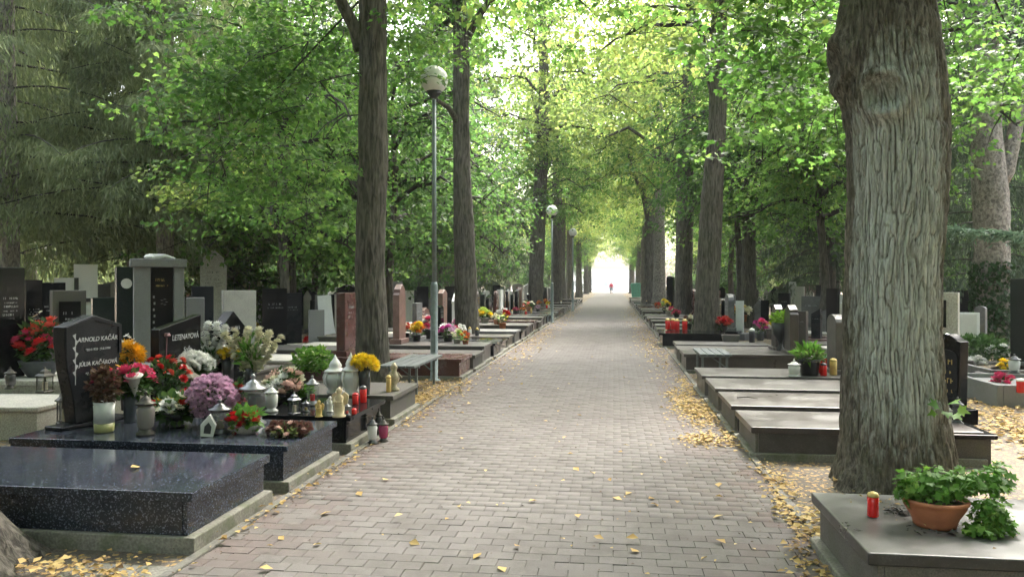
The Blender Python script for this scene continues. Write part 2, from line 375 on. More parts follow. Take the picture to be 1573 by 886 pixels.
# edging stones, one metre each
KM = stone('kerb_concrete', (.14, .13, .115), moss=.3)
kst = [MB().box(-.03, .03, -.496, .496, -.1, .012).mesh('kerb_stone')]
for side, kx in (('left', XL - .033), ('right', XR + .033)):
    kr = tag(obj('kerb', MB().box(-.028, .028, -8, 170, -.12, .002).mesh('kerb_bed'), KM, None, (kx, 0, 0)), kind='structure')
    for i in range(26):
        obj('kerb_stone', kst[0], KM, kr, (rng.uniform(-.004, .004), 2.5 + i, rng.uniform(-.004, .003)), (0, 0, rng.uniform(-.003, .003)), .006)
# pale strip of worn earth and cement between paving and graves
strip = MB().box(XL - .66, XL - .066, -5, 4.2, -.029, -.012).mesh('side_strip')
tag(obj('pavement', strip, CONC), kind='structure')

# ------------------------------------------------------------------ fallen leaves
def leaf_kites(pos, size, seed, flat=.35):
    r = np.random.RandomState(seed); n = len(pos)
    a = r.rand(n) * 6.283; s = size * (.45 + 1.25 * r.rand(n) ** 1.6)
    d = np.stack([np.cos(a), np.sin(a), r.randn(n) * flat * .5], -1); d /= np.linalg.norm(d, axis=1)[:, None]
    nn = np.stack([r.randn(n) * flat, r.randn(n) * flat, np.ones(n)], -1); sd_ = np.cross(d, nn); sd_ /= np.linalg.norm(sd_, axis=1)[:, None]
    up = np.cross(sd_, d); s = s[:, None]
    v = np.stack([pos - d*s*.5, pos - d*s*.05 + sd_*s*.36 + up*s*.12, pos + d*s*.5 - up*s*.05, pos - d*s*.05 - sd_*s*.36 + up*s*.12], 1)
    v[:, :, 2] = np.maximum(v[:, :, 2], pos[:, 2:3] - .004 + np.array([0, .004, .001, .005])[None])
    f = np.concatenate([np.arange(n)[:, None]*4 + np.array([0, 1, 2]), np.arange(n)[:, None]*4 + np.array([0, 2, 3])])
    return v.reshape(-1, 3), f
def drift(name, blobs, seed, size=.042, z=.006, mat=None, zf=None):
    r = np.random.RandomState(seed); ps = []
    for (x, y, rx, ry, n) in blobs:
        q = r.randn(n, 2) * .5; p = np.stack([x + q[:, 0] * rx, y + q[:, 1] * ry, z + r.rand(n) ** 2 * .035], -1)
        ps.append(p)
    p = np.concatenate(ps); v, f = leaf_kites(p, size, seed + 1)
    return tag(obj(name, np_mesh(name, v, f), mat or FALLEN), kind='stuff')
drift('leaf_litter', [(1.07, 9.9, .30, 1.0, 950), (.98, 11.1, .26, 1.2, 560), (1.15, 12.6, .10, 1.5, 230), (.92, 8.25, .26, .36, 360), (1.2, 8.3, .08, .6, 120),
                      (1.36, 6.6, .14, .8, 200), (1.22, 5.6, .07, 1.0, 150), (1.12, 4.6, .12, .6, 130), (1.33, 5.4, .13, .5, 130), (1.9, 5.5, .5, .4, 300), (1.1, 3.9, .22, .4, 90)], 3)
drift('leaf_litter', [(-2.75, 10.6, .18, .8, 620), (-2.9, 12.0, .5, 1.0, 520), (-2.45, 11.5, .2, 1.4, 300), (-3.05, 4.05, .36, .16, 130), (-2.72, 3.95, .16, .14, 70), (-3.5, 4.0, .25, .15, 60), (-2.45, 6.0, .08, 1.6, 120), (-2.4, 9.3, .12, .9, 110)], 4)
drift('leaf_litter', [(-.6, 9, 3.2, 8, 110), (-2.2, 20, .5, 10, 700), (1.0, 20, .45, 10, 800), (-2.3, 38, .5, 16, 700), (1.05, 38, .5, 16, 700), (-.6, 5.2, 2.6, 1.4, 34)], 6, .05)
drift('leaf_litter', [(4.6, 8.6, .5, 2.2, 1500), (5.2, 11, 1.5, 2, 700), (6, 16, 3, 5, 2600), (-8, 14, 5, 7, 2500), (-12, 25, 8, 9, 2500), (9, 28, 5, 9, 2500)], 7, .07, -.02)
BITS = plain('brown_litter', (.10, .065, .04), .9, 0, .5, 30)
drift('leaf_litter', [(1.12, 9, .22, 6, 900), (-2.4, 9, .14, 6, 700), (-.6, 7, 2.6, 5, 420), (1.15, 22, .25, 9, 600), (-2.35, 22, .25, 9, 600), (1.6, 6, .5, 1.2, 500), (-3.0, 4.1, .5, .3, 160)], 61, .016, .002, BITS)
lone = np.array([(-.06, .0, 0)]); lv, lf = leaf_kites(np.array([(0., 0., .004)]), .1, 9, .5); LONE = np_mesh('lone_leaf', lv, lf)
for px, py in ((500, 790), (592, 738), (885, 722), (1104, 746), (1103, 795), (733, 856), (552, 760), (975, 848)):
    p = at(px, py); tag(obj('fallen_leaf', LONE, FALLEN, None, (p.x, p.y, .004), (0, 0, px)), 'single pale yellow leaf lying alone on the grey paving', 'leaf', 'single leaves scattered on the paving')

# ------------------------------------------------------------------ foliage makers
def kite_leaves(pos, axis, normal, size, wr=.38, fold=.14):
    n = len(pos); d = axis / np.linalg.norm(axis, axis=1)[:, None]
    sd_ = np.cross(d, normal); sd_ /= (np.linalg.norm(sd_, axis=1)[:, None] + 1e-9); up = np.cross(sd_, d); s = size[:, None]
    v = np.stack([pos, pos + d*s*.45 + sd_*s*wr + up*s*fold, pos + d*s - up*s*.12, pos + d*s*.45 - sd_*s*wr + up*s*fold], 1)
    i = np.arange(n)[:, None] * 4
    return v.reshape(-1, 3), np.concatenate([i + np.array([0, 1, 2]), i + np.array([0, 2, 3])])
STAR = [(0, 0), (.30, .10), (.55, .05), (.38, .30), (.62, .62), (.22, .60), (0, 1.05), (-.22, .60), (-.62, .62), (-.38, .30), (-.55, .05), (-.30, .10)]
def star_leaves(pos, axis, normal, size):
    n = len(pos); d = axis / np.linalg.norm(axis, axis=1)[:, None]
    sd_ = np.cross(d, normal); sd_ /= (np.linalg.norm(sd_, axis=1)[:, None] + 1e-9); up = np.cross(sd_, d); s = size[:, None]
    v = np.stack([pos + (d*b + sd_*a + up*(abs(a)*.18 - b*b*.15)) * s for a, b in STAR], 1)
    i = np.arange(n)[:, None] * 12
    tri = np.concatenate([i + np.array(t) for t in ((0,1,11),(1,3,9),(1,9,11),(1,2,3),(9,10,11),(3,5,7),(3,7,9),(3,4,5),(7,8,9),(5,6,7))])
    return v.reshape(-1, 3), tri
def crown(seed, zlo, zhi, R, limbs, per_limb, leaves, size, cr=.5, droop=.25, rise=.5, shape=1.0, kind='kite', trunk_r=.18, aim=None, flat=.45, clusters_extra=0, center=(0, 0), spread=.16):
    """limbs, twigs and leaves of one crown; returns (leaf verts, faces) and an MB of wood"""
    r = np.random.RandomState(seed); wood = MB(); cl = []
    for i in range(limbs):
        f = (i + .5) / limbs; h = zlo + (zhi - zlo) * f * .8
        a = i * 2.39996 + r.rand() * .6 if aim is None else aim[0] + (r.rand() - .5) * aim[1]
        prof = math.sin(math.pi * min(1, .18 + .75 * f)) ** .8 * shape + (1 - shape)
        L = R * prof * (.8 + .4 * r.rand())
        top = h + rise * L * (.4 + f) + .2
        p0 = np.array([center[0], center[1], h]); p2 = np.array([center[0] + math.cos(a) * L, center[1] + math.sin(a) * L, top - droop * L])
        p1 = np.array([center[0] + math.cos(a) * L * .45, center[1] + math.sin(a) * L * .45, top + .1 * L])
        pts = [(1-t)**2 * p0 + 2*t*(1-t) * p1 + t*t * p2 + r.randn(3) * .06 * (0 < t < 1) for t in np.linspace(0, 1, 8)]
        wood.tube(pts, list(np.linspace(trunk_r * (.5 - .25 * f), .018, 8)), 5)
        for j in range(per_limb):
            t = .28 + .72 * r.rand() ** .8; q = (1-t)**2 * p0 + 2*t*(1-t) * p1 + t*t * p2
            off = r.randn(3) * np.array([1, 1, .75]) * R * spread * (.5 + t); off[2] -= .1
            c = q + off; cl.append((c, q))
            if r.rand() < .6: wood.tube([q, (q + c) / 2 + np.array([0, 0, .12]), c], [.025, .014, .006], 3)
    K = len(cl); cc = np.array([c for c, q in cl]); per = max(4, leaves // K)
    n = K * per; ci = np.repeat(np.arange(K), per)
    tilt = r.randn(K, 3) * .35; tilt[:, 2] = 1; tilt /= np.linalg.norm(tilt, axis=1)[:, None]
    out = cc - np.array([center[0], center[1], 0]); out[:, 2] = 0; out /= (np.linalg.norm(out, axis=1)[:, None] + 1e-6)
    rr = cr * (.7 + .7 * r.rand(K)); a = r.rand(n) * 6.283; q = np.sqrt(r.rand(n)) * rr[ci]
    e1 = np.cross(tilt, [1, 0, 0.01]); e1 /= np.linalg.norm(e1, axis=1)[:, None]; e2 = np.cross(tilt, e1)
    rad_ = e1[ci] * np.cos(a)[:, None] + e2[ci] * np.sin(a)[:, None]
    pos = cc[ci] + rad_ * q[:, None] + tilt[ci] * (r.randn(n) * .10 * cr / .5)[:, None]; pos[:, 2] -= q * q * .5
    ax = rad_ * .8 + out[ci] * .5 + r.randn(n, 3) * .45; ax[:, 2] -= .35
    no = tilt[ci] + r.randn(n, 3) * flat
    sz = size * (.65 + .7 * r.rand(n))
    v, f = (star_leaves if kind == 'star' else kite_leaves)(pos, ax, no, sz)
    return v, f, wood
def conifer(seed, zlo, zhi, R, limbs, per, size=.34, top=.15, fan=1.0, wr=.09):
    r = np.random.RandomState(seed); wood = MB(); P_, A_, N_, S_ = [], [], [], []
    for i in range(limbs):
        f = (i + r.rand()) / limbs; h = zlo + (zhi - zlo) * f; L = R * ((1 - f) ** .7 * (1 - top) + top) * (.75 + .5 * r.rand()); a = i * 2.39996 + r.rand() * .5
        ca, sa = math.cos(a), math.sin(a)
        ts = np.linspace(0, 1, 7); pts = [np.array([ca * L * t, sa * L * t, h - .32 * L * t * t + .10 * L * t]) for t in ts]
        wood.tube(pts, list(np.linspace(.024, .005, 7)), 4)
        m = per; t = r.rand(m) ** .6; side = r.randn(m) * .22 * L * (1.1 - t) * fan
        q = np.stack([ca * L * t - sa * side, sa * L * t + ca * side, h - .32 * L * t * t + .1 * L * t - np.abs(side) * .3 - r.rand(m) ** 2 * .55], -1)
        ax = np.stack([ca * .4 - sa * np.sign(side) * .25 + r.randn(m) * .25, sa * .4 + ca * np.sign(side) * .25 + r.randn(m) * .25, -1.0 + r.randn(m) * .45], -1)
        P_.append(q); A_.append(ax); N_.append(r.randn(m, 3) + np.array([ca, sa, .6])); S_.append(size * (.5 + .9 * r.rand(m)))
    v, f = kite_leaves(np.concatenate(P_), np.concatenate(A_), np.concatenate(N_), np.concatenate(S_), wr, .03)
    return v, f, wood
def trunk_mesh(name, pts, rs, seed, n=40, m=90, rough=.05, flare=.5, fz=.35, fis=26, fh=2.2, lobes=5, knots=()):
    """a trunk with ridged bark: pts and rs give the axis and radius"""
    pts = np.array(pts, float); rs = np.array(rs, float); t = np.linspace(0, 1, m)
    zc = np.cumsum(np.r_[0, np.linalg.norm(np.diff(pts, axis=0), axis=1)]); zz = t * zc[-1]
    ax = np.stack([np.interp(zz, zc, pts[:, k]) for k in range(3)], -1); R = np.interp(zz, zc, rs)
    a = np.linspace(0, 2 * math.pi, n, endpoint=False); A, ZZ = np.meshgrid(a, zz); RR = R[:, None] * np.ones_like(A)
    RR *= 1 + flare * np.exp(-ZZ / fz) * (.7 + .5 * np.sin(A * lobes + seed) + .3 * np.sin(A * 3 + seed * 2))
    RR *= 1 + .07 * (noise(np.cos(A) * 1.5 + 5, np.sin(A) * 1.5 + 5, ZZ * .9 + 3, seed) - .5) * 2
    wv = noise(np.cos(A) * 3 + 9, np.sin(A) * 3 + 9, ZZ * 2.5, seed + 5) * 1.6
    ca = np.cos(A) * fis / 6.28; sa = np.sin(A) * fis / 6.28
    r1 = np.abs(noise(ca + 50 + wv, sa + 50, ZZ * fh, seed + 1) - .5) * 2
    r2 = np.abs(noise(ca * 2.3 + 70 + wv, sa * 2.3 + 70, ZZ * fh * 2.2, seed + 2) - .5) * 2
    RR += R[:, None] * rough * ((1 - r1) ** 3 * -1.0 + (1 - r2) ** 3 * -.45 + .3)
    for (ka, kz, ks, kd) in knots:
        da = (A - ka + math.pi) % (2 * math.pi) - math.pi
        d = np.sqrt((da * R[:, None] / ks) ** 2 + ((ZZ - kz) / ks) ** 2)
        RR += kd * (np.exp(-((d - 1) / .35) ** 2) - .9 * np.exp(-(d / .75) ** 2))
    V = np.stack([ax[:, None, 0] + RR * np.cos(A), ax[:, None, 1] + RR * np.sin(A), ax[:, None, 2] * np.ones_like(A)], -1)
    i = np.arange(m * n).reshape(m, n); j = np.roll(i, -1, axis=1)
    Fq = np.stack([i[:-1], j[:-1], j[1:], i[1:]], -1).reshape(-1, 4)
    return np_mesh(name, V.reshape(-1, 3), Fq, True)
def px_trunk(d, prof, up=None):
    """profile of a trunk read as (y, x left, x right) at depth d; returns axis points relative to the first one, radii, base"""
    P0 = None; pts = []; rs = []
    for (y, a, b) in prof:
        p = atd((a + b) / 2, y, d); 
        if P0 is None: P0 = Vector((p.x, p.y, 0)); 
        pts.append((p.x - P0.x, p.y - P0.y, p.z)); rs.append((b - a) / 2 / F * d)
    pts[0] = (0, 0, -.05)
    return pts, rs, P0
# which way the crowns of several trees share meshes
CR = {}
def crown_set(key, mat, v, f, wood, tw=TWIG):
    CR[key] = (np_mesh('crown_' + key, v, f), wood.mesh('limbs_' + key), mat, tw)
def put_crown(key, root, loc=(0, 0, 0), rz=0, sc=1.0):
    me, wd, mat, tw = CR[key]
    o = obj('crown', me, mat, root, loc, (0, 0, rz), scale=sc)
    obj('limbs', wd, tw, root, loc, (0, 0, rz), scale=sc)
    return o
crown_set('tall_a', LIME, *crown(11, 0, 9, 4.3, 17, 25, 19000, .15, .55, .26, .35))
crown_set('tall_b', LIMEY, *crown(12, 0, 9.5, 4.6, 17, 24, 18000, .155, .55, .28, .3))
crown_set('tall_c', LIMEY, *crown(13, 0, 10, 4.2, 18, 23, 17000, .16, .6, .28, .3))
crown_set('under_a', UNDER, *crown(21, 0, 6.5, 3.2, 18, 20, 9000, .14, .45, .35, .35))
crown_set('under_b', LIME, *crown(22, 0, 6.0, 3.0, 18, 20, 9000, .14, .45, .4, .3))
crown_set('under_c', DUSTG, *crown(23, 0, 6.0, 3.0, 17, 20, 8500, .13, .45, .45, .3))
crown_set('shrub', UNDER, *crown(24, 0, 1.6, 1.2, 12, 14, 4500, .09, .3, .3, .3, trunk_r=.05))
crown_set('cypress', CONIF, *conifer(31, 0, 11, 3.2, 84, 1250, .15, wr=.08))
crown_set('cypress_b', CONIF, *conifer(32, 0, 9, 3.0, 74, 1250, .15, wr=.08))
crown_set('spruce', SPRUCE, *conifer(33, 0, 13, 3.3, 84, 560, .16, .06, .8, .12))
TR = [trunk_mesh('trunk', [(0, 0, -.1), (.05, .03, 3), (-.05, .0, 6), (.05, .05, 12)], [.34, .28, .24, .07], s, 28, 60) for s in (3, 4, 5)]
TRS = [trunk_mesh('thin_trunk', [(0, 0, -.1), (.12, .03, 1.5), (-.02, .1, 4), (.05, .05, 7.5)], [.13, .10, .08, .03], s, 14, 30) for s in (6, 7)]
def tree(name, label, group, x, y, trunk, crown_key, h=4.0, sc=1.0, rz=0.0, tsc=1.0, bark=None, cat='tree', extra=()):
    t = thing(name, label, cat, (x, y, -.03), 0, group)
    o = obj('trunk', trunk, None, t, (0, 0, 0), (0, 0, rz * 1.7), scale=(tsc, tsc, sc if tsc < 1.5 else 1))
    if not trunk.materials: trunk.materials.append(BARKD)
    if bark:
        o.material_slots[0].link = 'OBJECT'; o.material_slots[0].material = bark
    if crown_key: put_crown(crown_key, t, (0, 0, h), rz, sc)
    for (k, dx, dy, hh, s2, r2) in extra: put_crown(k, t, (dx, dy, hh), r2, s2)
    return t

# --- the big lichened trunk on the right
D0 = 6.36
pr = [(752, 1290, 1462), (700, 1296, 1456), (600, 1301, 1447), (500, 1303, 1440), (400, 1304, 1438), (300, 1308, 1446), (200, 1306, 1450), (130, 1292, 1446), (80, 1286, 1440), (30, 1290, 1434), (-60, 1300, 1420), (-300, 1310, 1420), (-600, 1320, 1415), (-900, 1340, 1410)]
pts, rs, P0 = px_trunk(D0, pr)
BIGT = (P0.x, P0.y)
hero = trunk_mesh('big_trunk', pts, rs, 8, 400, 800, .062, .30, .20, 74, 5.5, 5, ((-math.pi/2 - .45 - .05, 3.22, .16, .06), (-math.pi/2 - 1.55, 3.55, .2, .07)))
def hero_bark():
    m, t, bs, L = mat_base('lichened_bark')
    tc = N(t, 'TexCoord'); ob = tc.outputs['Object']
    mp = N(t, 'Mapping'); L.new(ob, mp.inputs['Vector']); mp.inputs['Scale'].default_value = (34, 34, 7)
    n1 = N(t, 'TexNoise', Scale=1.0, Detail=7.0, Roughness=.65, Distortion=.5); L.new(mp.outputs[0], n1.inputs['Vector'])
    n2 = N(t, 'TexNoise', Scale=3.0, Detail=7.0, Roughness=.7); L.new(ob, n2.inputs['Vector'])
    mp3 = N(t, 'Mapping'); L.new(ob, mp3.inputs['Vector']); mp3.inputs['Scale'].default_value = (30, 30, 5)
    n3 = N(t, 'TexNoise', Scale=1.0, Detail=6.0, Roughness=.7); L.new(mp3.outputs[0], n3.inputs['Vector'])
    g = N(t, 'NewGeometry'); pt = g.outputs['Pointiness']
    c = ramp(t, n1.outputs['Fac'], [(.34, (.055, .048, .038)), (.52, (.17, .15, .12)), (.7, (.30, .27, .22))])
    c = mixc(t, ramp(t, n2.outputs['Fac'], [(.45, (0, 0, 0)), (.7, (.5,) * 3)]), c, (.06, .07, .03))
    # the pale lichen: a tall patch on the side towards the path
    s = N(t, 'SeparateXYZ'); L.new(ob, s.inputs[0])
    dx = N(t, 'Math', operation='MULTIPLY_ADD'); L.new(s.outputs['X'], dx.inputs[0]); dx.inputs[1].default_value = 1 / .34; dx.inputs[2].default_value = .06 / .34
    dz = N(t, 'Math', operation='MULTIPLY_ADD'); L.new(s.outputs['Z'], dz.inputs[0]); dz.inputs[1].default_value = 1 / 1.65; dz.inputs[2].default_value = -2.0 / 1.65
    d2 = N(t, 'Math', operation='POWER'); L.new(dx.outputs[0], d2.inputs[0]); d2.inputs[1].default_value = 4; 
    ab = N(t, 'Math', operation='ABSOLUTE'); L.new(dz.outputs[0], ab.inputs[0]); e2 = N(t, 'Math', operation='POWER'); L.new(ab.outputs[0], e2.inputs[0]); e2.inputs[1].default_value = 4
    sm = N(t, 'Math', operation='ADD'); L.new(d2.outputs[0], sm.inputs[0]); L.new(e2.outputs[0], sm.inputs[1])
    yy = N(t, 'MapRange'); L.new(s.outputs['Y'], yy.inputs['Value']); yy.inputs['From Min'].default_value = -.08; yy.inputs['From Max'].default_value = .02; yy.inputs['To Min'].default_value = 0; yy.inputs['To Max'].default_value = 3
    s3 = N(t, 'Math', operation='ADD'); L.new(sm.outputs[0], s3.inputs[0]); L.new(yy.outputs[0], s3.inputs[1])
    pa = N(t, 'MapRange'); L.new(s3.outputs[0], pa.inputs['Value']); pa.inputs['From Min'].default_value = 1.9; pa.inputs['From Max'].default_value = .15
    th = N(t, 'Math', operation='MULTIPLY_ADD'); L.new(n3.outputs['Fac'], th.inputs[0]); th.inputs[1].default_value = 2.0; L.new(pa.outputs[0], th.inputs[2])
    lf = ramp(t, th.outputs[0], [(0, (0, 0, 0)), (.999, (0, 0, 0)), (1, (1, 1, 1))])
    mr = N(t, 'MapRange'); L.new(th.outputs[0], mr.inputs['Value']); mr.inputs['From Min'].default_value = 1.45; mr.inputs['From Max'].default_value = 2.1; mr.inputs['To Max'].default_value = .9
    pm = N(t, 'MapRange'); L.new(pt, pm.inputs['Value']); pm.inputs['From Min'].default_value = .42; pm.inputs['From Max'].default_value = .52
    mm = N(t, 'Math', operation='MULTIPLY'); L.new(mr.outputs[0], mm.inputs[0]); L.new(pm.outputs[0], mm.inputs[1])
    c = mixc(t, mm.outputs[0], c, (.62, .65, .59))
    L.new(c, bs.inputs['Base Color']); bs.inputs['Roughness'].default_value = .92; bs.inputs['Specular IOR Level'].default_value = .2
    mb = N(t, 'Mapping'); L.new(ob, mb.inputs['Vector']); mb.inputs['Scale'].default_value = (75, 75, 22)
    nb_ = N(t, 'TexNoise', Scale=1.0, Detail=6.0, Roughness=.7, Distortion=.8); L.new(mb.outputs[0], nb_.inputs['Vector'])
    hm2 = N(t, 'Math', operation='MULTIPLY_ADD'); L.new(nb_.outputs['Fac'], hm2.inputs[0]); hm2.inputs[1].default_value = .6; L.new(n1.outputs['Fac'], hm2.inputs[2])
    bump(t, bs, hm2.outputs[0], 1.0, .035); return m
HB = hero_bark()
T0 = thing('avenue_tree', 'thick trunk with pale lichen patch and knot beside the terracotta bowl', 'tree', (P0.x, P0.y, -.03), 0, 'avenue trees')
obj('trunk', hero, HB, T0)
put_crown('tall_a', T0, (0, 0, 6.2), 1.0, 1.15)

# --- avenue trees
def px_tree(label, d, prof, seed, crown_key, h, sc, rz, bark=BARKD, extra=(), forks=(), n=64, m=170, rough=.075, fis=26, cat='tree', group='avenue trees', flare=.35):
    pts, rs, P0 = px_trunk(d, prof)
    me = trunk_mesh('trunk', pts, rs, seed, n, m, rough, flare, .3, fis, 1.8)
    t = thing('avenue_tree', label, cat, (P0.x, P0.y, -.03), 0, group); obj('trunk', me, bark, t)
    for fk in forks:                                                     # big limbs read at the same depth
        ps = [atd(a, b, d + dd) - Vector((P0.x, P0.y, 0)) for (a, b, r_, dd) in fk]; rr = [r_ / F * d for (_, _, r_, _) in fk]
        q = []; q2 = []
        for i in range(len(ps) - 1):
            for s_ in range(4): q.append(ps[i].lerp(ps[i+1], s_ / 4)); q2.append(rr[i] + (rr[i+1] - rr[i]) * s_ / 4)
        q.append(ps[-1]); q2.append(rr[-1])
        obj('limb', MB().tube(q, q2, 12).mesh('limb', True), bark, t)
    if crown_key:
        top = pts[[i for i, p in enumerate(pts) if p[2] <= h + 1][-1]]
        put_crown(crown_key, t, (top[0], top[1], h), rz, sc)
    for (k, dx, dy, hh, s2, r2) in extra: put_crown(k, t, (dx, dy, hh), r2, s2)
    return t
px_tree('dark trunk standing left of the tall lamp post behind the bench', 12.1,
        [(596, 541, 604), (560, 546, 599), (500, 547, 596), (430, 545, 592), (330, 547, 592), (250, 551, 596), (150, 552, 594), (60, 552, 594), (0, 551, 594), (-120, 552, 590), (-400, 556, 588), (-700, 560, 585)],
        11, 'tall_b', 7.4, 1.0, .4, BARKM, forks=[[(556, 75, 12, 0), (545, 40, 10, -.1), (530, 12, 9, -.2), (505, -40, 7, -.5), (470, -120, 5, -.8)]], n=110, m=300)
px_tree('forked dark trunk just right of the tall lamp post', 20.5,
        [(530, 697, 738), (500, 699, 736), (430, 698, 733), (330, 697, 727), (250, 696, 723), (170, 695, 721), (100, 696, 721), (40, 696, 720), (0, 694, 716), (-150, 690, 708), (-400, 690, 704)],
        12, 'tall_a', 8.4, 1.05, 2.0, BARKD, forks=[[(716, 60, 7, 0), (728, 35, 6, -.2), (748, 5, 5, -.4), (790, -40, 4, -.8)], [(700, 35, 6, 0), (684, 12, 5, 0), (655, -5, 4, .3), (600, -60, 3, .6)],
        [(706, 190, 6, 0), (690, 165, 4, -.4), (668, 150, 2.5, -.8)]], n=80, m=220)
px_tree('avenue tree behind the second lamp post on the left', 42,
        [(478, 808, 838), (460, 811, 834), (350, 815, 838), (250, 822, 842), (135, 828, 844), (0, 826, 838), (-150, 828, 834)], 13, 'tall_c', 9.0, 1.2, 4.0, BARKM,
        forks=[[(818, 370, 5, 0), (806, 345, 4, 0), (798, 320, 3, -.5)], [(830, 210, 4, 0), (824, 170, 3, 0), (815, 130, 2.5, 0)]], n=48, m=120, extra=(('under_b', .6, .5, 5.2, .8, 1.0),))
px_tree('tall straight trunk behind the bench on the right side', 21,
        [(530, 1058, 1112), (500, 1065, 1107), (440, 1069, 1105), (300, 1077, 1110), (190, 1088, 1115), (100, 1092, 1118), (0, 1093, 1117), (-150, 1096, 1114), (-500, 1098, 1110)],
        14, 'tall_b', 8.2, 1.0, 3.0, BARKM, n=90, m=240, forks=[[(1098, 150, 7, 0), (1088, 110, 5, 0), (1080, 60, 4, .2), (1060, 8, 3.5, .3), (1030, 8, 3, .2), (985, 10, 2, .2)]], extra=(('under_b', 3.2, 1.6, 4.6, .75, 2.0),))
px_tree('darker trunk just left of the tall right trunk, beyond the red candles', 33,
        [(496, 1030, 1066), (470, 1036, 1063), (300, 1040, 1066), (200, 1044, 1066), (100, 1050, 1068), (-200, 1055, 1066)],
        15, 'tall_c', 8.2, 1.1, 5.0, BARKD, n=48, m=120, forks=[[(1050, 300, 5, 0), (1038, 260, 4, 0), (1010, 225, 3, .3), (965, 195, 2.5, .4), (935, 208, 1.5, .5)]])
px_tree('pale trunk of the close pair at the right edge of the path', 45,
        [(478, 1000, 1026), (440, 1003, 1022), (330, 1006, 1021), (200, 1008, 1020), (-50, 1009, 1017)], 16, 'tall_b', 7.6, 1.2, 1.7, BARKG, n=36, m=90)
px_tree('dark trunk of the close pair at the right edge of the path', 49,
        [(476, 984, 1008), (440, 988, 1006), (330, 990, 1005), (300, 985, 998), (260, 968, 978), (200, 955, 961)], 17, 'tall_a', 7.4, 1.15, .3, BARKD, n=36, m=90)
rg = random.Random(77)
ordn = ['first', 'second', 'third', 'fourth', 'fifth', 'sixth', 'seventh', 'eighth', 'ninth', 'tenth', 'eleventh', 'twelfth', 'thirteenth', 'fourteenth', 'fifteenth', 'sixteenth', 'seventeenth', 'eighteenth', 'nineteenth', 'twentieth']
ordn += ['twenty-' + o for o in ordn[:9]] + ['thirtieth'] + ['thirty-' + o for o in ordn[:9]] + ['fortieth'] + ['forty-' + o for o in ordn[:9]] + ['fiftieth'] + ['fifty-' + o for o in ordn[:9]]
for i, y in enumerate((53, 63, 74, 86, 99, 114, 130)):
    tree('avenue_tree', f'{ordn[i]} far avenue tree past the second lamp on the left side', 'avenue trees', -4.1 + rg.uniform(-.3, .3), y, TR[i % 3], ('tall_b', 'tall_a', 'tall_c')[i % 3], 7.6 - .25 * i, 1.15, i * 1.3, 1.1,
         extra=(('under_b', -1.4, 0, 4.2, .8, i),) if i > 2 else ())
for i, y in enumerate((59, 69, 80, 92, 105, 119, 134)):
    tree('avenue_tree', f'{ordn[i]} far avenue tree past the close pair on the right side', 'avenue trees', 2.95 + rg.uniform(-.3, .3), y, TR[(i + 1) % 3], ('tall_c', 'tall_b', 'tall_a')[i % 3], 7.4 - .25 * i, 1.15, i * 1.9, 1.1,
         extra=(('under_b', 1.2, 0, 4.0, .8, i),) if i > 2 else ())
# one more behind the camera and the foot of the trunk at the lower left corner
Lc = at(-38, 872)
t = thing('avenue_tree', 'foot of a dark mossy trunk in the lower left corner', 'tree', (Lc.x - .12, Lc.y, -.03), 0, 'avenue trees')
cm = trunk_mesh('corner_trunk', [(0, 0, -.05), (-.06, 0, .2), (-.22, 0, .5), (-.42, 0, 1.2), (-.55, 0, 3), (-.7, 0, 8)], [.40, .30, .25, .23, .22, .2], 9, 140, 260, .09, .35, .2, 30, 1.8)
obj('trunk', cm, BARKD, t); put_crown('tall_a', t, (-.3, 0, 6.4), .7, 1.0)

for i, (x, y) in enumerate([(-4.2, -5), (2.7, -4), (-4.0, -15), (2.6, -14)]):
    tree('avenue_tree', ['avenue tree', 'avenue tree', 'avenue tree', 'avenue tree'][0] + ' of the row that goes on behind the viewer', 'avenue trees behind the viewer', x, y, TR[i % 3], 'tall_a', 6.5, 1.1, i * 1.7, 1.1)
for k, (x, y) in enumerate([(9.5, 2.0), (14, 6.5), (12, -3), (8, -5.5), (19, 11), (21, 3), (-9.5, 1.0), (-14.5, 5), (-12, -5), (-21, 9.5), (-19, 0)]):  # unseen trees added to darken what the polished headstones reflect
    tree('background_tree', 'leafy tree standing beside the viewer outside the view', 'trees beside the viewer', x, y, TR[k % 3], ('under_a', 'under_b', 'under_c')[k % 3], 1.8, 1.45, k, 1.0)
rb2 = random.Random(5)
for k in range(20):  # more unseen woods, added to block the bright sky low behind the camera
    a = rb2.uniform(-2.2, 2.2); q = rb2.uniform(14, 45); x = math.sin(a) * q; y = -abs(math.cos(a)) * q + 2
    if abs(x) < 5: continue
    tree('background_tree', 'leafy tree standing behind the viewer', 'trees behind the viewer', x, y, TR[k % 3], ('under_a', 'under_b', 'tall_a')[k % 3], 2.0, 1.5, k, 1.0)
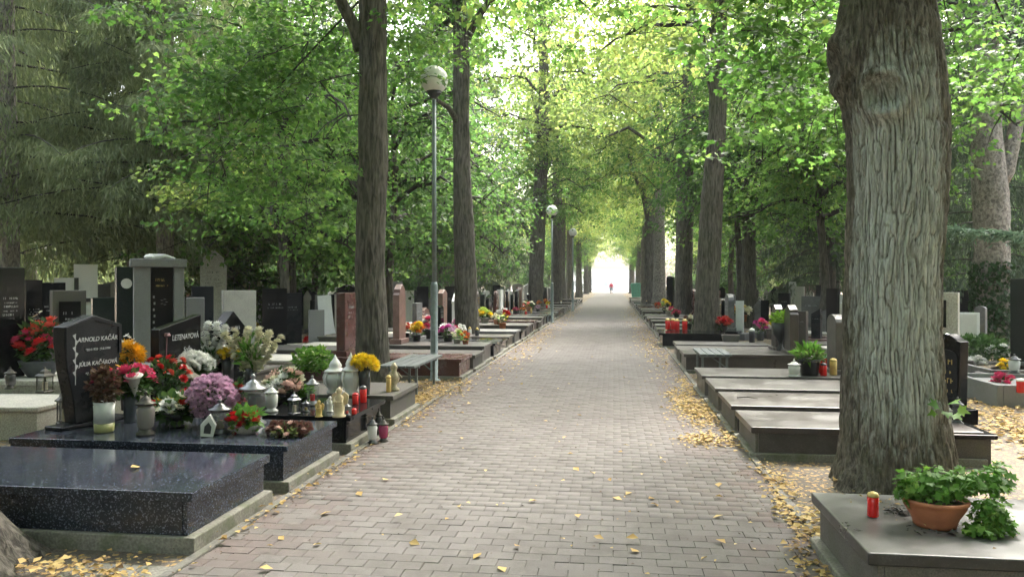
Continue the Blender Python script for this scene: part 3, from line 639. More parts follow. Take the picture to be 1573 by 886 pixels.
# --- other trees of the grounds: left side
G2 = 'leafy trees among the graves'
for i, (x, y, ck, h, sc, rz) in enumerate([(-8.4, 18.5, 'under_b', 2.6, 1.0, 0), (-10.4, 24.0, 'under_a', 2.3, 1.35, 1.2), (-6.8, 23, 'under_a', 2.6, 1.1, 2.5), (-8.6, 28.5, 'under_a', 2.2, 1.35, 4),
        (-13.5, 24, 'under_c', 2.0, 1.2, 5), (-12.2, 30, 'under_b', 2.2, 1.3, .5), (-7.2, 31, 'under_b', 2.6, 1.1, 1.5), (-16, 33, 'under_a', 1.8, 1.4, 2.2), (-9, 39, 'under_c', 2.2, 1.25, 3.3)]):
    tree('leafy_tree', ['leafy tree between the roofed black headstone and the tall lamp', 'broad dark green tree behind the pale pointed stele', 'green tree between the two nearest left avenue trunks', 'dense tree behind the grey headstones left of the nearest avenue trunk',
        'dusky brown green tree behind the pillared monument', 'second tree deep behind the pale pointed stele', 'bright tree seen right of the lamp post', 'far dark tree beyond the cypresses', 'dusky tree far behind the red granite stone'][i], G2,
        x, y, TRS[i % 2], ck, h, sc, rz, 1.2, BARKM)
for i, (x, y, ck, h, sc, rz) in enumerate([(-15.2, 17.6, 'cypress', 3.4, 1.35, .3), (-11.9, 19.2, 'cypress_b', 3.8, 1.3, 1.5), (-19.5, 21.5, 'cypress_b', 3.2, 1.4, 2.0), (-16.4, 24.5, 'cypress', 3.0, 1.5, 4.1), (-24, 29, 'cypress_b', 2.4, 1.7, 5.5), (-13.0, 29, 'cypress', 3.4, 1.5, .9)]):
    tree('cypress_tree', ['drooping grey green cypress nearest the left edge of the view', 'cypress right beside the leafy green trees on the left', 'cypress at the far left behind the black stones', 'cypress standing behind the two front cypresses', 'back cypress deep at the left edge', 'tall thin cypress rising behind the pillared monument'][i], 'drooping cypresses on the left',
        x, y, TR[i % 3], ck, h, sc, rz, .75, BARKG)
# right side
for i, (x, y, ck, h, sc, rz) in enumerate([(6.3, 24.5, 'under_b', 3.5, 1.05, .2), (5.0, 29.5, 'under_b', 3.8, 1.0, 2), (4.6, 30, 'under_a', 4.6, 1.0, 3.3), (8.2, 31, 'under_a', 3.4, 1.3, 4.4), (6.0, 40, 'under_a', 3.4, 1.3, 5.2), (10.5, 38, 'under_c', 2.4, 1.4, .8), (5.9, 16.8, 'under_b', 4.6, .85, 1.1)]):
    tree('leafy_tree', ['green tree over the twin brown steles', 'broad tree behind the white flagged post', 'dark crown right of the tall right trunk', 'tree deep behind the grey stones on the right', 'far tree right of the dark right trunk', 'dusky far tree behind the big lichened trunk', 'leafy tree just left of the big lichened trunk'][i], G2,
        x, y, TRS[i % 2] if i not in (1, 3) else TR[i % 3], ck, h, sc, rz, 1.3 if i not in (1, 3) else .9, BARKM)
for i, (x, y, ck, h, sc, rz) in enumerate([(10.6, 24, 'spruce', 1.2, 1.1, .2), (13.5, 29, 'spruce', .8, 1.2, 2), (8.6, 33, 'spruce', 1.5, 1.0, 3), (17.5, 29, 'spruce', 2.5, 1.2, 4.2)]):
    tree('spruce_tree', ['dark spruce just right of the big lichened trunk', 'dark spruce behind the grey spruce trunk', 'spruce far behind the brown rounded stele', 'spruce at the right edge of the view'][i], 'dark spruces on the right', x, y, TR[i % 3], ck, h, sc, rz, .8, BARKG)
# the grey spruce with a side stem and ivy
ds = 18.0
pts, rs, P0 = px_trunk(ds, [(560, 1494, 1552), (520, 1499, 1550), (430, 1501, 1550), (330, 1499, 1548), (290, 1496, 1546), (200, 1494, 1536), (130, 1494, 1536), (60, 1496, 1532), (0, 1496, 1530), (-200, 1500, 1526), (-600, 1506, 1520)])
ts = thing('spruce_tree', 'grey scaly spruce trunk with a side stem and ivy at its foot', 'tree', (P0.x, P0.y, -.03))
obj('trunk', trunk_mesh('spruce_trunk', pts, rs, 21, 70, 240, .05, .25, .3, 18, 7), BARKG, ts)
q = [atd(a, b, ds) - Vector((P0.x, P0.y, 0)) for a, b in ((1530, 290), (1546, 262), (1554, 225), (1562, 180), (1585, 90), (1600, 0), (1610, -150))]
obj('side_stem', MB().tube(q, [.17, .17, .16, .15, .14, .12, .08], 12).mesh('side_stem', True), BARKG, ts)
put_crown('spruce', ts, (.2, .9, 6.0), 1.0, .8)
def ivy(parent, r, z0, z1, n, seed, cx=0, cy=0, size=.09):
    R_ = np.random.RandomState(seed); z = z0 + (z1 - z0) * R_.rand(n) ** 1.3; a = R_.rand(n) * 6.283
    p = np.stack([cx + np.cos(a) * (r + .03 + .05 * R_.rand(n)), cy + np.sin(a) * (r + .03 + .05 * R_.rand(n)), z], -1)
    nn = np.stack([np.cos(a), np.sin(a), .3 + 0 * a], -1) + R_.randn(n, 3) * .3; axx = np.stack([R_.randn(n) * .6, R_.randn(n) * .6, -1 + 0 * a], -1)
    v, f = kite_leaves(p, axx, nn, size * (.6 + .8 * R_.rand(n)), .45)
    obj('ivy', np_mesh('ivy', v, f), IVY, parent)
ivy(ts, .38, 0, 2.2, 2600, 1)
# a bare side branch of blue-green needles that reaches in from the spruce
sb = MB(); 
bq = [atd(a, b, 12.0) for a, b in ((1640, 372), (1573, 362), (1510, 356), (1440, 350))]
sb.tube(bq, [.03, .022, .015, .006], 6); R_ = np.random.RandomState(4)
pp = []; aa = []
for k in range(900):
    s_ = R_.rand() ** .8; i = min(2, int(s_ * 3)); p = bq[i].lerp(bq[i+1], s_ * 3 - i); off = Vector((R_.randn() * .10, R_.randn() * .15, -abs(R_.randn()) * .06 + .02)); pp.append(p + off); aa.append((-1 + R_.randn() * .8, R_.randn() * .8, -.2 + R_.randn() * .3))
v, f = kite_leaves(np.array(pp), np.array(aa), R_.randn(900, 3) + [0, 0, 1], .13 + 0 * R_.rand(900), .10)
CEDAR = leafmat('blue_green_needles', [(0, (.06, .10, .07)), (.6, (.13, .20, .14)), (1, (.2, .27, .18))], .3, 1.4)
bt = thing('cedar_tree', 'thin blue green conifer outside the right edge reaching one branch in', 'tree', (bq[0].x + .3, bq[0].y, -.03))
inv = Vector((-(bq[0].x + .3), -bq[0].y, .03))
obj('trunk', TRS[0], None, bt, scale=(.8, .8, .9)).material_slots[0].link = 'OBJECT'; bt.children[0].material_slots[0].material = BARKG
obj('limb', sb.mesh('limb'), TWIG, bt, inv); obj('needles', np_mesh('needles', v, f), CEDAR, bt, inv)
put_crown('spruce', bt, (1.4, 0, 2.8), 2, .4)

# overhanging sprays with leaves large enough to show their lobes
def spray(root, px, py, d, rx, rz_, n, size, seed, mat=LIME, stem=None):
    R_ = np.random.RandomState(seed); c = atd(px, py, d); K = max(5, n // 26)
    cc = np.array(c)[None] + R_.randn(K, 3) * np.array([rx, rx * .8, rz_]) * .5
    ci = R_.randint(0, K, n); a = R_.rand(n) * 6.283; q = np.sqrt(R_.rand(n)) * .34
    pos = cc[ci] + np.stack([np.cos(a) * q, np.sin(a) * q, -.25 * q + R_.randn(n) * .05], -1)
    ax = np.stack([np.cos(a), np.sin(a), -.5 + 0 * a], -1) + R_.randn(n, 3) * .3; no = R_.randn(n, 3) * .4 + [0, -.2, 1]
    v, f = star_leaves(pos, ax, no, size * (.6 + .6 * R_.rand(n))); o = Vector(root.location)
    tag(obj('leaves', np_mesh('leaf_spray', v, f), mat, root, -o), kind='stuff')
    wd = MB(); s_ = Vector(stem) if stem else c + Vector((0, 0, 2)); nodes = [s_]
    order = sorted(range(K), key=lambda k_: (Vector(cc[k_]) - s_).length)
    for k in order:
        e = Vector(cc[k]); b_ = min(nodes, key=lambda q_: (q_ - e).length * 1.0 + (q_ - s_).length * .35); L_ = (e - b_).length; r_ = min(.022, .004 + L_ * .006)
        m1 = b_.lerp(e, .35) + Vector((R_.randn() * .06, R_.randn() * .06, .06)) * min(1, L_); m2 = b_.lerp(e, .7) + Vector((R_.randn() * .05, R_.randn() * .05, .05)) * min(1, L_)
        wd.tube([b_, m1, m2, e], [r_, r_ * .8, r_ * .6, .003], 4); nodes += [m2, e]
    obj('limb', wd.mesh('limb'), TWIG, root, -o)
st0 = (BIGT[0], BIGT[1], 5.2)
spray(T0, 1215, 60, 7.6, 1.1, .7, 1300, .08, 1, LIME, st0); spray(T0, 1215, -20, 7.2, 1.1, .6, 1100, .08, 2, LIME, st0)
spray(T0, 1245, 150, 9.0, .8, .6, 900, .08, 8, LIME, st0)
spray(T0, 1552, 75, 8.0, .55, .5, 560, .07, 3, LIME, st0); spray(T0, 1545, 110, 8.2, .4, .25, 220, .07, 4, LIME, st0); spray(T0, 1190, 40, 9.5, .7, .8, 900, .08, 9, LIME, st0)
L1 = [o for o in C.objects if o.get('label', '').startswith('dark trunk standing left')][0]
st1 = (L1.location.x, L1.location.y, 6.3)
spray(L1, 455, 60, 13, 1.7, 1.1, 3300, .092, 5, LIME, st1); spray(L1, 340, 130, 12, 1.5, 1.6, 3300, .092, 6, LIME, st1); spray(L1, 640, 60, 12.8, .9, .8, 1000, .08, 7, LIME, st1)
spray(L1, 270, 290, 12.5, .5, .25, 300, .09, 10, LIMEY, st1); spray(L1, 420, 250, 13, 1.3, 1.0, 2000, .08, 12, LIME, st1)

# --- forest that closes the view on both sides
r2 = random.Random(9); nb = 0
spots = []
for k in range(400):
    side = r2.choice((-1, 1)); y = r2.uniform(42, 150); x = side * r2.uniform(9, 14 + y * .62) - .6
    if any((x - a) ** 2 + (y - b) ** 2 < 40 for a, b in spots): continue
    if abs(x + .6) < 8: continue
    spots.append((x, y))
KN = dict(under_a='dark green leafy tree', under_b='mid green leafy tree', under_c='dusky leafy tree', tall_a='tall green tree', tall_b='tall yellow green tree', cypress='grey green cypress', spruce='dark spruce')
for (x, y) in spots[:95]:
    ck = r2.choice(['under_a', 'under_b', 'under_c', 'tall_b', 'cypress', 'spruce', 'under_b', 'tall_a'])
    tall = ck.startswith('tall')
    tree('background_tree', f'{KN[ck]} of the woodland closing the view behind the {"left" if x < 0 else "right"} graves', f'{KN[ck]} group of the {"left" if x < 0 else "right"} woodland', x, y, r2.choice(TR), ck, 4.2 if tall else 2.0, r2.uniform(1.3, 1.8) if not tall else r2.uniform(1.1, 1.5), r2.uniform(0, 6), 1.0, r2.choice([BARKD, BARKM, BARKG]))
sh = 0
for k in range(46):
    side = -1 if k % 2 else 1; y = r2.uniform(20, 95); x = side * r2.uniform(6.5, 8 + y * .45) - .6
    t = thing('shrub', f'low green shrub growing among the far headstones on the {"left" if x < 0 else "right"}', 'shrub', (x, y, -.03), 0, f'shrubs among the far {"left" if x < 0 else "right"} graves'); put_crown('shrub', t, (0, 0, .15), r2.uniform(0, 6), r2.uniform(.8, 1.6))

# the moist autumn air under the trees
hz = MB().box(-170, 170, -80, 240, -1.2, 27).mesh('haze'); hm_ = bpy.data.materials.new('haze'); hm_.use_nodes = True; ht = hm_.node_tree; ht.nodes.remove(ht.nodes['Principled BSDF'])
pv = ht.nodes.new('ShaderNodeVolumePrincipled'); pv.inputs['Color'].default_value = (.93, .95, .93, 1); pv.inputs['Density'].default_value = .0006; ht.links.new(pv.outputs[0], ht.nodes['Material Output'].inputs['Volume'])
tag(obj('haze', hz, hm_), kind='stuff'); S.cycles.volume_bounces = 0
# --- the bright far end of the path: pale gate house, bin and walker
wt = thing('gate_house', 'pale low building closing the far end of the path', 'building', (-.6, 168, 0))
m_ = MB().box(-9, 9, 0, 6, 0, 3.4); obj('wall', m_.mesh('wall'), stone('pale_plaster', (.80, .79, .76), st=.05), wt)
obj('roof', MB().prism([(-9.6, 3.4), (9.6, 3.4), (8, 4.6), (-8, 4.6)], -.5, 6.5).mesh('roof'), plain('roof_sheet', (.6, .6, .58), .8), wt)
for k in range(6):
    fr = obj('window', MB().box(-.75, .75, -.06, .05, .9, 2.6).mesh('window'), WHITE, wt, (-7.2 + k * 2.9, 0, 0)); obj('pane', MB().box(-.62, .62, -.08, -.061, 1.05, 2.45).mesh('pane'), plain('dark_pane', (.45, .47, .48), .3), fr)
tag(obj('forecourt', MB().add([(-26, 138, -.002), (26, 138, -.002), (26, 175, -.002), (-26, 175, -.002)], [(0, 1, 2, 3)]).mesh('forecourt'), stone('pale_forecourt', (.55, .53, .49), st=.1)), kind='structure')
gb = Vector((2.2, 72, 0)); gd = thing('container', 'green upright waste container beside the far right trunks', 'container', (gb.x, gb.y, -.03)); gd.scale = (1.15, 1.15, 1.15)
TEAL = plain('teal_plastic', (.06, .24, .18), .5)
obj('body', MB().prism([(-.45, .12), (.45, .12), (.58, 1.25), (-.58, 1.25)], -.5, .5).mesh('body'), TEAL, gd, bevel=.03)
obj('lid', MB().prism([(-.62, 1.25), (.62, 1.25), (.5, 1.42), (-.5, 1.42)], -.55, .55).mesh('lid'), TEAL, gd, bevel=.03)
for a in (-.38, .38): obj('wheel', MB().tube([(a - .04, -.4, .1), (a + .04, -.4, .1)], .1, 10).mesh('wheel'), BLACKP, gd)

def skin(name, joints, edges, mat, parent, loc=(0, 0, 0)):
    me = bpy.data.meshes.new(name); me.from_pydata([j[:3] for j in joints], edges, []); me.update()
    o = obj(name, me, mat, parent, loc); sm = o.modifiers.new('s', 'SKIN')
    me.skin_vertices[0].data[0].use_root = True
    for v_, j in zip(me.skin_vertices[0].data, joints): v_.radius = (j[3], j[3] * (j[4] if len(j) > 4 else 1))
    ss = o.modifiers.new('u', 'SUBSURF'); ss.levels = 1; ss.render_levels = 1; sm.use_smooth_shade = True
    return o
pw = at(939, 452); pr_ = thing('person', 'distant walker in a red jacket and grey trousers on the path', 'person', (pw.x, pw.y, 0))
SKIN_ = plain('skin', (.5, .3, .22), .6, 0, .05); JACK = plain('red_jacket', (.6, .02, .06), .7, 0, .1); TRO = plain('grey_trousers', (.12, .15, .16), .8, 0, .1)
skin('body', [(0, 0, .95, .11), (0, 0, 1.2, .11), (0, 0, 1.42, .10), (0, 0, 1.5, .05), (0, -.01, 1.6, .075), (0, 0, 1.7, .07), (.17, 0, 1.42, .05), (.22, .02, 1.15, .04), (.21, -.06, .92, .03), (.21, -.09, .83, .035), (-.17, 0, 1.42, .05), (-.22, -.02, 1.15, .04), (-.21, .06, .92, .03), (-.21, .08, .83, .035),
      (.09, 0, .9, .08), (.1, -.12, .48, .055), (.1, -.05, .08, .04), (.1, -.18, .04, .035), (-.09, 0, .9, .08), (-.1, .06, .48, .055), (-.1, .22, .1, .04), (-.1, .12, .04, .035)],
     [(0,1),(1,2),(2,3),(3,4),(4,5),(2,6),(6,7),(7,8),(8,9),(2,10),(10,11),(11,12),(12,13),(0,14),(14,15),(15,16),(16,17),(0,18),(18,19),(19,20),(20,21)], SKIN_, pr_)
skin('jacket', [(0, 0, .88, .16, .8), (0, 0, 1.15, .16, .8), (0, 0, 1.40, .14, .8), (0, 0, 1.49, .07), (.18, 0, 1.41, .08), (.23, .02, 1.15, .06), (.22, -.06, .93, .05), (-.18, 0, 1.41, .08), (-.23, -.02, 1.15, .06), (-.22, .06, .93, .05)],
     [(0,1),(1,2),(2,3),(2,4),(4,5),(5,6),(2,7),(7,8),(8,9)], JACK, pr_)
skin('trousers', [(0, 0, .95, .13, .8), (.095, 0, .86, .10), (.105, -.12, .48, .07), (.1, -.05, .12, .055), (-.095, 0, .86, .10), (-.105, .06, .48, .07), (-.1, .21, .14, .055)],
     [(0,1),(1,2),(2,3),(0,4),(4,5),(5,6)], TRO, pr_)
obj('hair', MB().lathe([(.05, -.07), (.085, -.02), (.09, .04), (.06, .09), (0, .105)], 10, (0, .015, 1.66)).mesh('hair', True), plain('brown_hair', (.06, .035, .02), .8), pr_)

# ------------------------------------------------------------------ lamps
GLOBE = plain('milky_globe', (.78, .77, .73), .35, 0, .12, 6); POLEM = plain('grey_green_paint', (.17, .20, .195), .5, .2, .2, 15); POLED = plain('lamp_collar', (.03, .03, .035), .5)
def lamp(label, x, y, H, cracked=False):
    t = thing('street_lamp', label, 'street lamp', (x, y, 0), 0, 'globe lamps along the left side')
    obj('lower_pole', MB().lathe([(.11, 0), (.11, .02), (.064, .04), (.062, 1.55), (.058, 1.6), (.045, 1.66)], 18).mesh('lower_pole', True), POLEM, t)
    obj('upper_pole', MB().lathe([(.040, 1.6), (.034, H - .33)], 16).mesh('upper_pole', True), POLEM, t)
    obj('service_door', MB().box(-.035, .035, -.068, -.05, .5, .85).mesh('service_door'), POLEM, t)
    obj('collar', MB().lathe([(.045, H - .31), (.07, H - .28), (.10, H - .245), (.13, H - .195)], 18).mesh('collar', True), POLED, t)
    pr = [(.232 * math.sin(math.pi * k / 14) , H - .232 * math.cos(math.pi * k / 14)) for k in range(1, 15)]
    g = obj('globe', MB().lathe(pr, 28).mesh('globe', True), GLOBE, t)
    if cracked:
        obj('globe_seam', MB().tube([(.2335 * math.cos(a), .2335 * math.sin(a), H - .015 + .018 * math.sin(a * 3)) for a in np.linspace(-2.9, .2, 22)], .006, 5).mesh('globe_seam'), POLED, g)
    return t
p = atd(667, 500, 12.9); lamp('tall globe lamp behind the bench, the nearest of the three', p.x, p.y, 1.65 + (434 - 123) / F * 12.9, True)
p = atd(848, 500, 31.5); lamp('middle globe lamp of the three, farther down the left side', p.x, p.y, 1.65 + (434 - 324) / F * 31.5)
p = atd(880, 500, 44); lamp('smallest and farthest globe lamp down the left side', p.x, p.y, 1.65 + (434 - 357) / F * 44)

# ------------------------------------------------------------------ graves
def outline(shape, w, h):
    a = w / 2
    if shape == 'rect': return [(-a, 0), (a, 0), (a, h), (-a, h)]
    if shape == 'round': return [(-a, 0), (a, 0), (a, h - a*.55)] + [(a * math.cos(k), h - a*.55 + a*.55 * math.sin(k)) for k in np.linspace(.2, math.pi - .2, 9)] + [(-a, h - a*.55)]
    if shape == 'step': return [(-a, 0), (a, 0), (a, h), (-a*.1, h), (-a*.1, h*.82), (-a, h*.82)]
    if shape == 'gable': return [(-a, 0), (a, 0), (a, h*.84), (0, h), (-a, h*.84)]
    if shape == 'roof': return [(-a*.85, 0), (a*.85, 0), (a*.85, h*.7), (a, h*.7), (a, h*.76), (0, h), (-a, h*.76), (-a, h*.7), (-a*.85, h*.7)]
    if shape == 'point': return [(-a, 0), (a, 0), (a, h*.8), (a*.8, h*.84), (a*.8, h*.9), (0, h), (-a*.8, h*.9), (-a*.8, h*.84), (-a, h*.8)]
    if shape == 'wave': return [(-a*.9, 0), (a*.9, 0), (a, h*.9)] + [(a * t, h * (.9 + .1 * math.cos(t * math.pi / 2) ** 1.5)) for t in (.8, .6, .4, .2, 0, -.2, -.4, -.6, -.8)] + [(-a, h*.9)]
    if shape == 'crown': return [(-a*.62, 0), (a*.62, 0), (a*.72, h*.25), (a*.9, h*.5), (a, h*.75), (a, h*.90), (a*.7, h*.93), (0, h), (-a*.7, h*.93), (-a, h*.90), (-a, h*.75), (-a*.9, h*.5), (-a*.72, h*.25)]
    if shape == 'slant': return [(-a, 0), (a, 0), (a, h), (-a, h*.86)]
    if shape == 'curve': return [(-a*.7, 0), (a*1.1, 0), (a*.75, h*.4), (a*.5, h*.8), (a*.45, h), (-a, h*.98), (-a*.95, h*.8), (-a*.8, h*.4)]
    if shape == 'obelisk': return [(-a, 0), (a, 0), (a*.8, h*.93), (0, h), (-a*.8, h*.93)]
    return [(-a, 0), (a, 0), (a, h), (-a, h)]
def glyphs(w, lines, seed, hh=.035):
    """worn lettering too small to read: short strokes in rows, standing proud of the face"""
    r = random.Random(seed); m = MB(); z = 0
    for ln in range(lines):
        L = w * r.uniform(.55, .95); x = -L / 2; big = hh * (1 if ln % 2 == 0 else .6)
        while x < L / 2:
            k = r.random()
            if k < .8:
                m.box(x, x + big * .16, -.003, 0, z, z + big)
                if k < .5: m.box(x, x + big * .5, -.003, 0, z + big * r.choice([0, .42, .84]), z + big * r.choice([0, .42, .84]) + big * .16)
            x += big * (.75 if k < .9 else 1.2)
        z -= hh * 1.9
    return m.mesh('inscription')
def text(body, size, mat, parent, loc, rot=(rad(90), 0, 0), name='inscription', shear=0, bold=0):
    cu = bpy.data.curves.new(name, 'FONT'); cu.body = body; cu.size = size; cu.align_x = 'CENTER'; cu.extrude = .0015; cu.shear = shear; cu.offset = bold
    o = bpy.data.objects.new(name, cu); C.objects.link(o); bpy.context.view_layer.update(); me = bpy.data.meshes.new_from_object(o.evaluated_get(bpy.context.evaluated_depsgraph_get())); bpy.data.objects.remove(o); me.name = name; me.materials.clear()
    return obj(name, me, mat, parent, loc, rot)
def stele(parent, w, h, t=.12, shape='rect', mat=BLACK, loc=(0, 0, 0), rz=0, lines=4, lmat=None, seed=1, lean=0, bevel=.008, name='headstone'):
    s = obj(name, MB().prism(outline(shape, w, h), -t / 2, t / 2).mesh(name), mat, parent, loc, (lean, 0, rz), bevel)
    if lines: obj('inscription', glyphs(w * .75, lines, seed, min(.06, w * .075)), lmat or LETTER, s, (0, -t / 2, h * .72))
    return s
def base_block(parent, w, d, h, mat, loc=(0, 0, 0), rz=0):
    return obj('base', MB().box(-w/2, w/2, -d/2, d/2, 0, h).mesh('base'), mat, parent, loc, (0, 0, rz), .008)

# a grave beside the path: side = -1 left of the path, +1 right; local +x points away from the path
g_zt = [0]
def grave(label, side, y0, y1, ztop, mat, xe, L=2.1, foot=.07, slab=.065, over=.0, head=None, group='graves along the path', bevel=.006, split=False, skew=0, wall=None, cat='grave', inset=.03, endm=None):
    yc = (y0 + y1) / 2; hw = (y1 - y0) / 2; s = side
    t = thing('grave', label, cat, (xe, yc, 0), skew, group)
    X = lambda a, b: (min(s * a, s * b), max(s * a, s * b))
    a, b = X(-.03, L + .03); obj('footing', MB().box(a, b, -hw - .0, hw + .0, -.05, foot).mesh('footing'), CONC, t, bevel=.008)
    g_zt[0] = ztop; zt = ztop - slab; wm = wall or mat
    a, b = X(inset, L)
    if split:
        e = .03; a0, b0 = X(inset, inset + e); obj('end_panel', MB().box(a0, b0, -hw + inset, hw - inset, foot + .002, zt).mesh('end_panel'), endm or wm, t, bevel=.002)
        a1, b1 = X(inset + e + .002, L)
        for yy in (-hw + inset, hw - inset - e): obj('side_panel', MB().box(a1, b1, yy, yy + e, foot + .002, zt).mesh('side_panel'), wm, t, bevel=.002)
    else: obj('tomb_wall', MB().box(a, b, -hw + inset, hw - inset, foot + .002, zt).mesh('tomb_wall'), wm, t, bevel=.004)
    a, b = X(-over, L); obj('slab', MB().box(a, b, -hw + .012, hw - .012, zt + .001, ztop).mesh('slab'), mat, t, bevel=bevel)
    if head:
        hd = dict(head); hx = s * hd.pop('x', L - .15); hy = hd.pop('y', 0); bm = hd.pop('bmat', hd.get('mat', mat)); bh = hd.pop('bh', .10); bd_ = hd.pop('bd', .26); bw_ = hd.pop('bw', None)
        rz = rad(90) if s < 0 else rad(-90); hd.setdefault('mat', mat); rz += hd.pop('turn', 0)
        base_block(t, bw_ or hd['w'] + .12, bd_, bh, bm, (hx, hy, ztop + .001), rz)
        t_h = stele(t, loc=(hx, hy, ztop + bh + .002), rz=rz, **hd); return t, t_h
    return t, None

xl, xr = -2.60, 1.30
LG = 'graves along the left side of the path'; RG = 'graves along the right side of the path'
g1, _ = grave('polished blue black granite grave nearest on the left with one leaf lying on it', -1, 4.44, 5.55, .35, BLUE, xl, 2.32, .075, .06, .012, dict(w=.85, h=.62, shape='rect', mat=BLACK, x=2.42, y=.05, bh=.06, bd=.3, lines=0), LG, .004, True)
g2, h2 = grave('blue speckled grave with the black carved headstone and most of the flowers', -1, 5.84, 6.98, .345, BLUE, xl, 2.45, .06, .05, .012, dict(w=.62, h=.97, t=.14, shape='crown', mat=DGREY, x=2.22, y=.12, bh=.035, bd=.2, lines=0, turn=rad(-12)), LG, .004, True)
text('ARNOLD KAČÁR', .057, LETTER, h2, (.04, -.073, .73), shear=.15, bold=.001)
text('*20.4.1928  †9.8.1994', .031, LETTER, h2, (.04, -.073, .645), shear=.15)
text('JÚLIA KAČÁROVÁ', .052, LETTER, h2, (.045, -.073, .51), shear=.15, bold=.001)
text('*7.11.1931', .035, LETTER, h2, (-.02, -.073, .425), shear=.15)
cr_ = MB()
for k in range(7):
    z = .42 + k * .055; sgn = 1 if k % 2 else -1
    cr_.add([(-.2, -.074, z), (-.2 + sgn * .03, -.074, z + .045), (-.195, -.074, z + .06)], [(0, 1, 2) if sgn > 0 else (0, 2, 1)])
cr_.box(-.203, -.197, -.074, -.0705, .35, .80); obj('carved_branch', cr_.mesh('carved_branch'), LETTER, h2)
obj('panel_frame', MB().prism([(-.30, .60), (-.27, .60), (-.27, .85), (0, .92), (.27, .85), (.27, .60), (.30, .60), (.30, .87), (0, .955), (-.30, .87)], -.084, -.071).mesh('panel_frame'), DGREY, h2)
g3, h3 = grave('glossy black grave crowded with candles and angel figures', -1, 7.25, 8.42, .335, BLACK, xl + .02, 2.3, .07, .045, .02, dict(w=.82, h=.90, t=.1, shape='slant', mat=BLACK, x=2.17, y=.03, bh=.05, lines=0), LG, .003, True)
text('LETENAYOVÁ', .085, LETTER, h3, (.09, -.052, .64), shear=.1); text('Soňa', .08, LETTER, h3, (.12, -.052, .50), shear=.3)
obj('carved_rose', MB().lathe([(.0, -.02), (.045, 0), (.03, .03)], 8, (-.28, -.052, .7)).tube([(-.28, -.056, .7), (-.29, -.056, .5), (-.28, -.056, .3)], .006, 5).mesh('carved_rose'), plain('dull_rose_inlay', (.16, .07, .08), .5), h3)
g4, h4 = grave('worn grey brown grave with one small figure just before the bench', -1, 8.75, 9.95, .32, DUST, xl + .02, 2.3, .05, .055, .01, dict(w=.62, h=.86, t=.14, shape='roof', mat=BLACK, x=2.35, bh=.10, lines=3), LG)
COLS_L = [(RED, PINK, 'red granite'), (DUST, None, 'brown grey'), (MAUVE, None, 'mauve granite'), (DGREY, None, 'dark grey'), (BLACK, None, 'black granite'), (BROWN, None, 'brown granite'), (GREY, None, 'pale grey'), (BLACK, None, 'glossy black'), (MAUVE, None, 'pinkish'), (DUST, None, 'weathered')]
SH = ['rect', 'round', 'wave', 'gable', 'slant', 'roof', 'point', 'crown', 'obelisk']; SHN = dict(rect='square cut', round='round topped', wave='wavy topped', gable='pointed', slant='slant topped', roof='roofed', point='shouldered', crown='flared', obelisk='obelisk like')
HM = [(BLACK, 'black'), (PINK, 'pink'), (GREY, 'grey'), (RED, 'dark red'), (BLACK, 'black'), (DGREY, 'dark grey'), (WHITE, 'white'), (BROWN, 'brown'), (GREEN, 'dark green'), (BLACK, 'black'), (TERR, 'terrazzo')]
rr = random.Random(41)
def row(side, y, n, xe, grp, first):
    out = []
    for i in range(n):
        wd = rr.uniform(.98, 1.12); m, top, cn = COLS_L[(i + (0 if side < 0 else 4)) % len(COLS_L)]; hm, hn = HM[rr.randrange(len(HM))]
        sh_ = rr.choice(SH); hh = rr.uniform(.65, 1.05); hw_ = rr.uniform(.45, .75)
        head = dict(w=hw_, h=hh, t=rr.uniform(.1, .16), shape=sh_, mat=hm, lines=3 if y < 26 else 0, seed=i, bevel=.008 if y < 30 else 0, lmat=rr.choice([LETTER, GOLD]))
        if (side, i) in first: head = first[(side, i)]
        g, h = grave(f'{cn} grave with {SHN[head["shape"]]} {hn if (side, i) not in first else "tall"} headstone, {ordn[i]} past the {"left" if side < 0 else "right"} bench', side, y, y + wd,
              rr.uniform(.28, .40), m, xe + rr.uniform(-.03, .03), rr.uniform(2.0, 2.3), .05, .06, .01, head, grp, .005 if y < 30 else 0)
        g['zt'] = g_zt[0]; out.append((y, wd, g)); y += wd + rr.uniform(.10, .25)
    return out
rowL = row(-1, 12.85, 42, xl + .02, LG, {(-1, 0): dict(w=.62, h=1.02, t=.16, shape='rect', mat=RED, x=2.2, lines=3), (-1, 2): dict(w=.5, h=1.15, t=.14, shape='point', mat=PINK, lines=0, x=1.9)})
# right side, near ones measured one by one
r1, _ = grave('worn grey grave at the lower right corner carrying the terracotta bowl', 1, 3.93, 5.05, .335, WET, xr - .05, 2.6, .05, .065, .02, None, RG, .008, True, wall=BEIGE)
r2_, hr2 = grave('brown granite grave just left of the big lichened trunk', 1, 7.5, 8.5, .285, BROWN, xr, 2.05, .04, .06, .01, None, RG, split=True, wall=WET, endm=BEIGE)
r3, _ = grave('second brown grave of the four flat tops, twig lying on its slab', 1, 8.62, 9.72, .31, BROWN, xr - .02, 2.15, .03, .05, .01, None, RG, split=True, wall=WET, endm=BEIGE)
r4, _ = grave('third brown grave of the four flat tops with dust on it', 1, 9.95, 11.05, .315, MAUVE, xr - .02, 2.15, .03, .05, .01, None, RG, split=True, wall=WET, endm=BEIGE)
r5, h5 = grave('farthest of the four flat tops with black planter and red candles', 1, 11.25, 12.35, .32, MAUVE, xr - .04, 2.2, .03, .05, .01, dict(w=.48, h=.80, t=.14, shape='round', mat=MAUVE, x=2.0, y=.1, bh=.06, lines=0), RG)
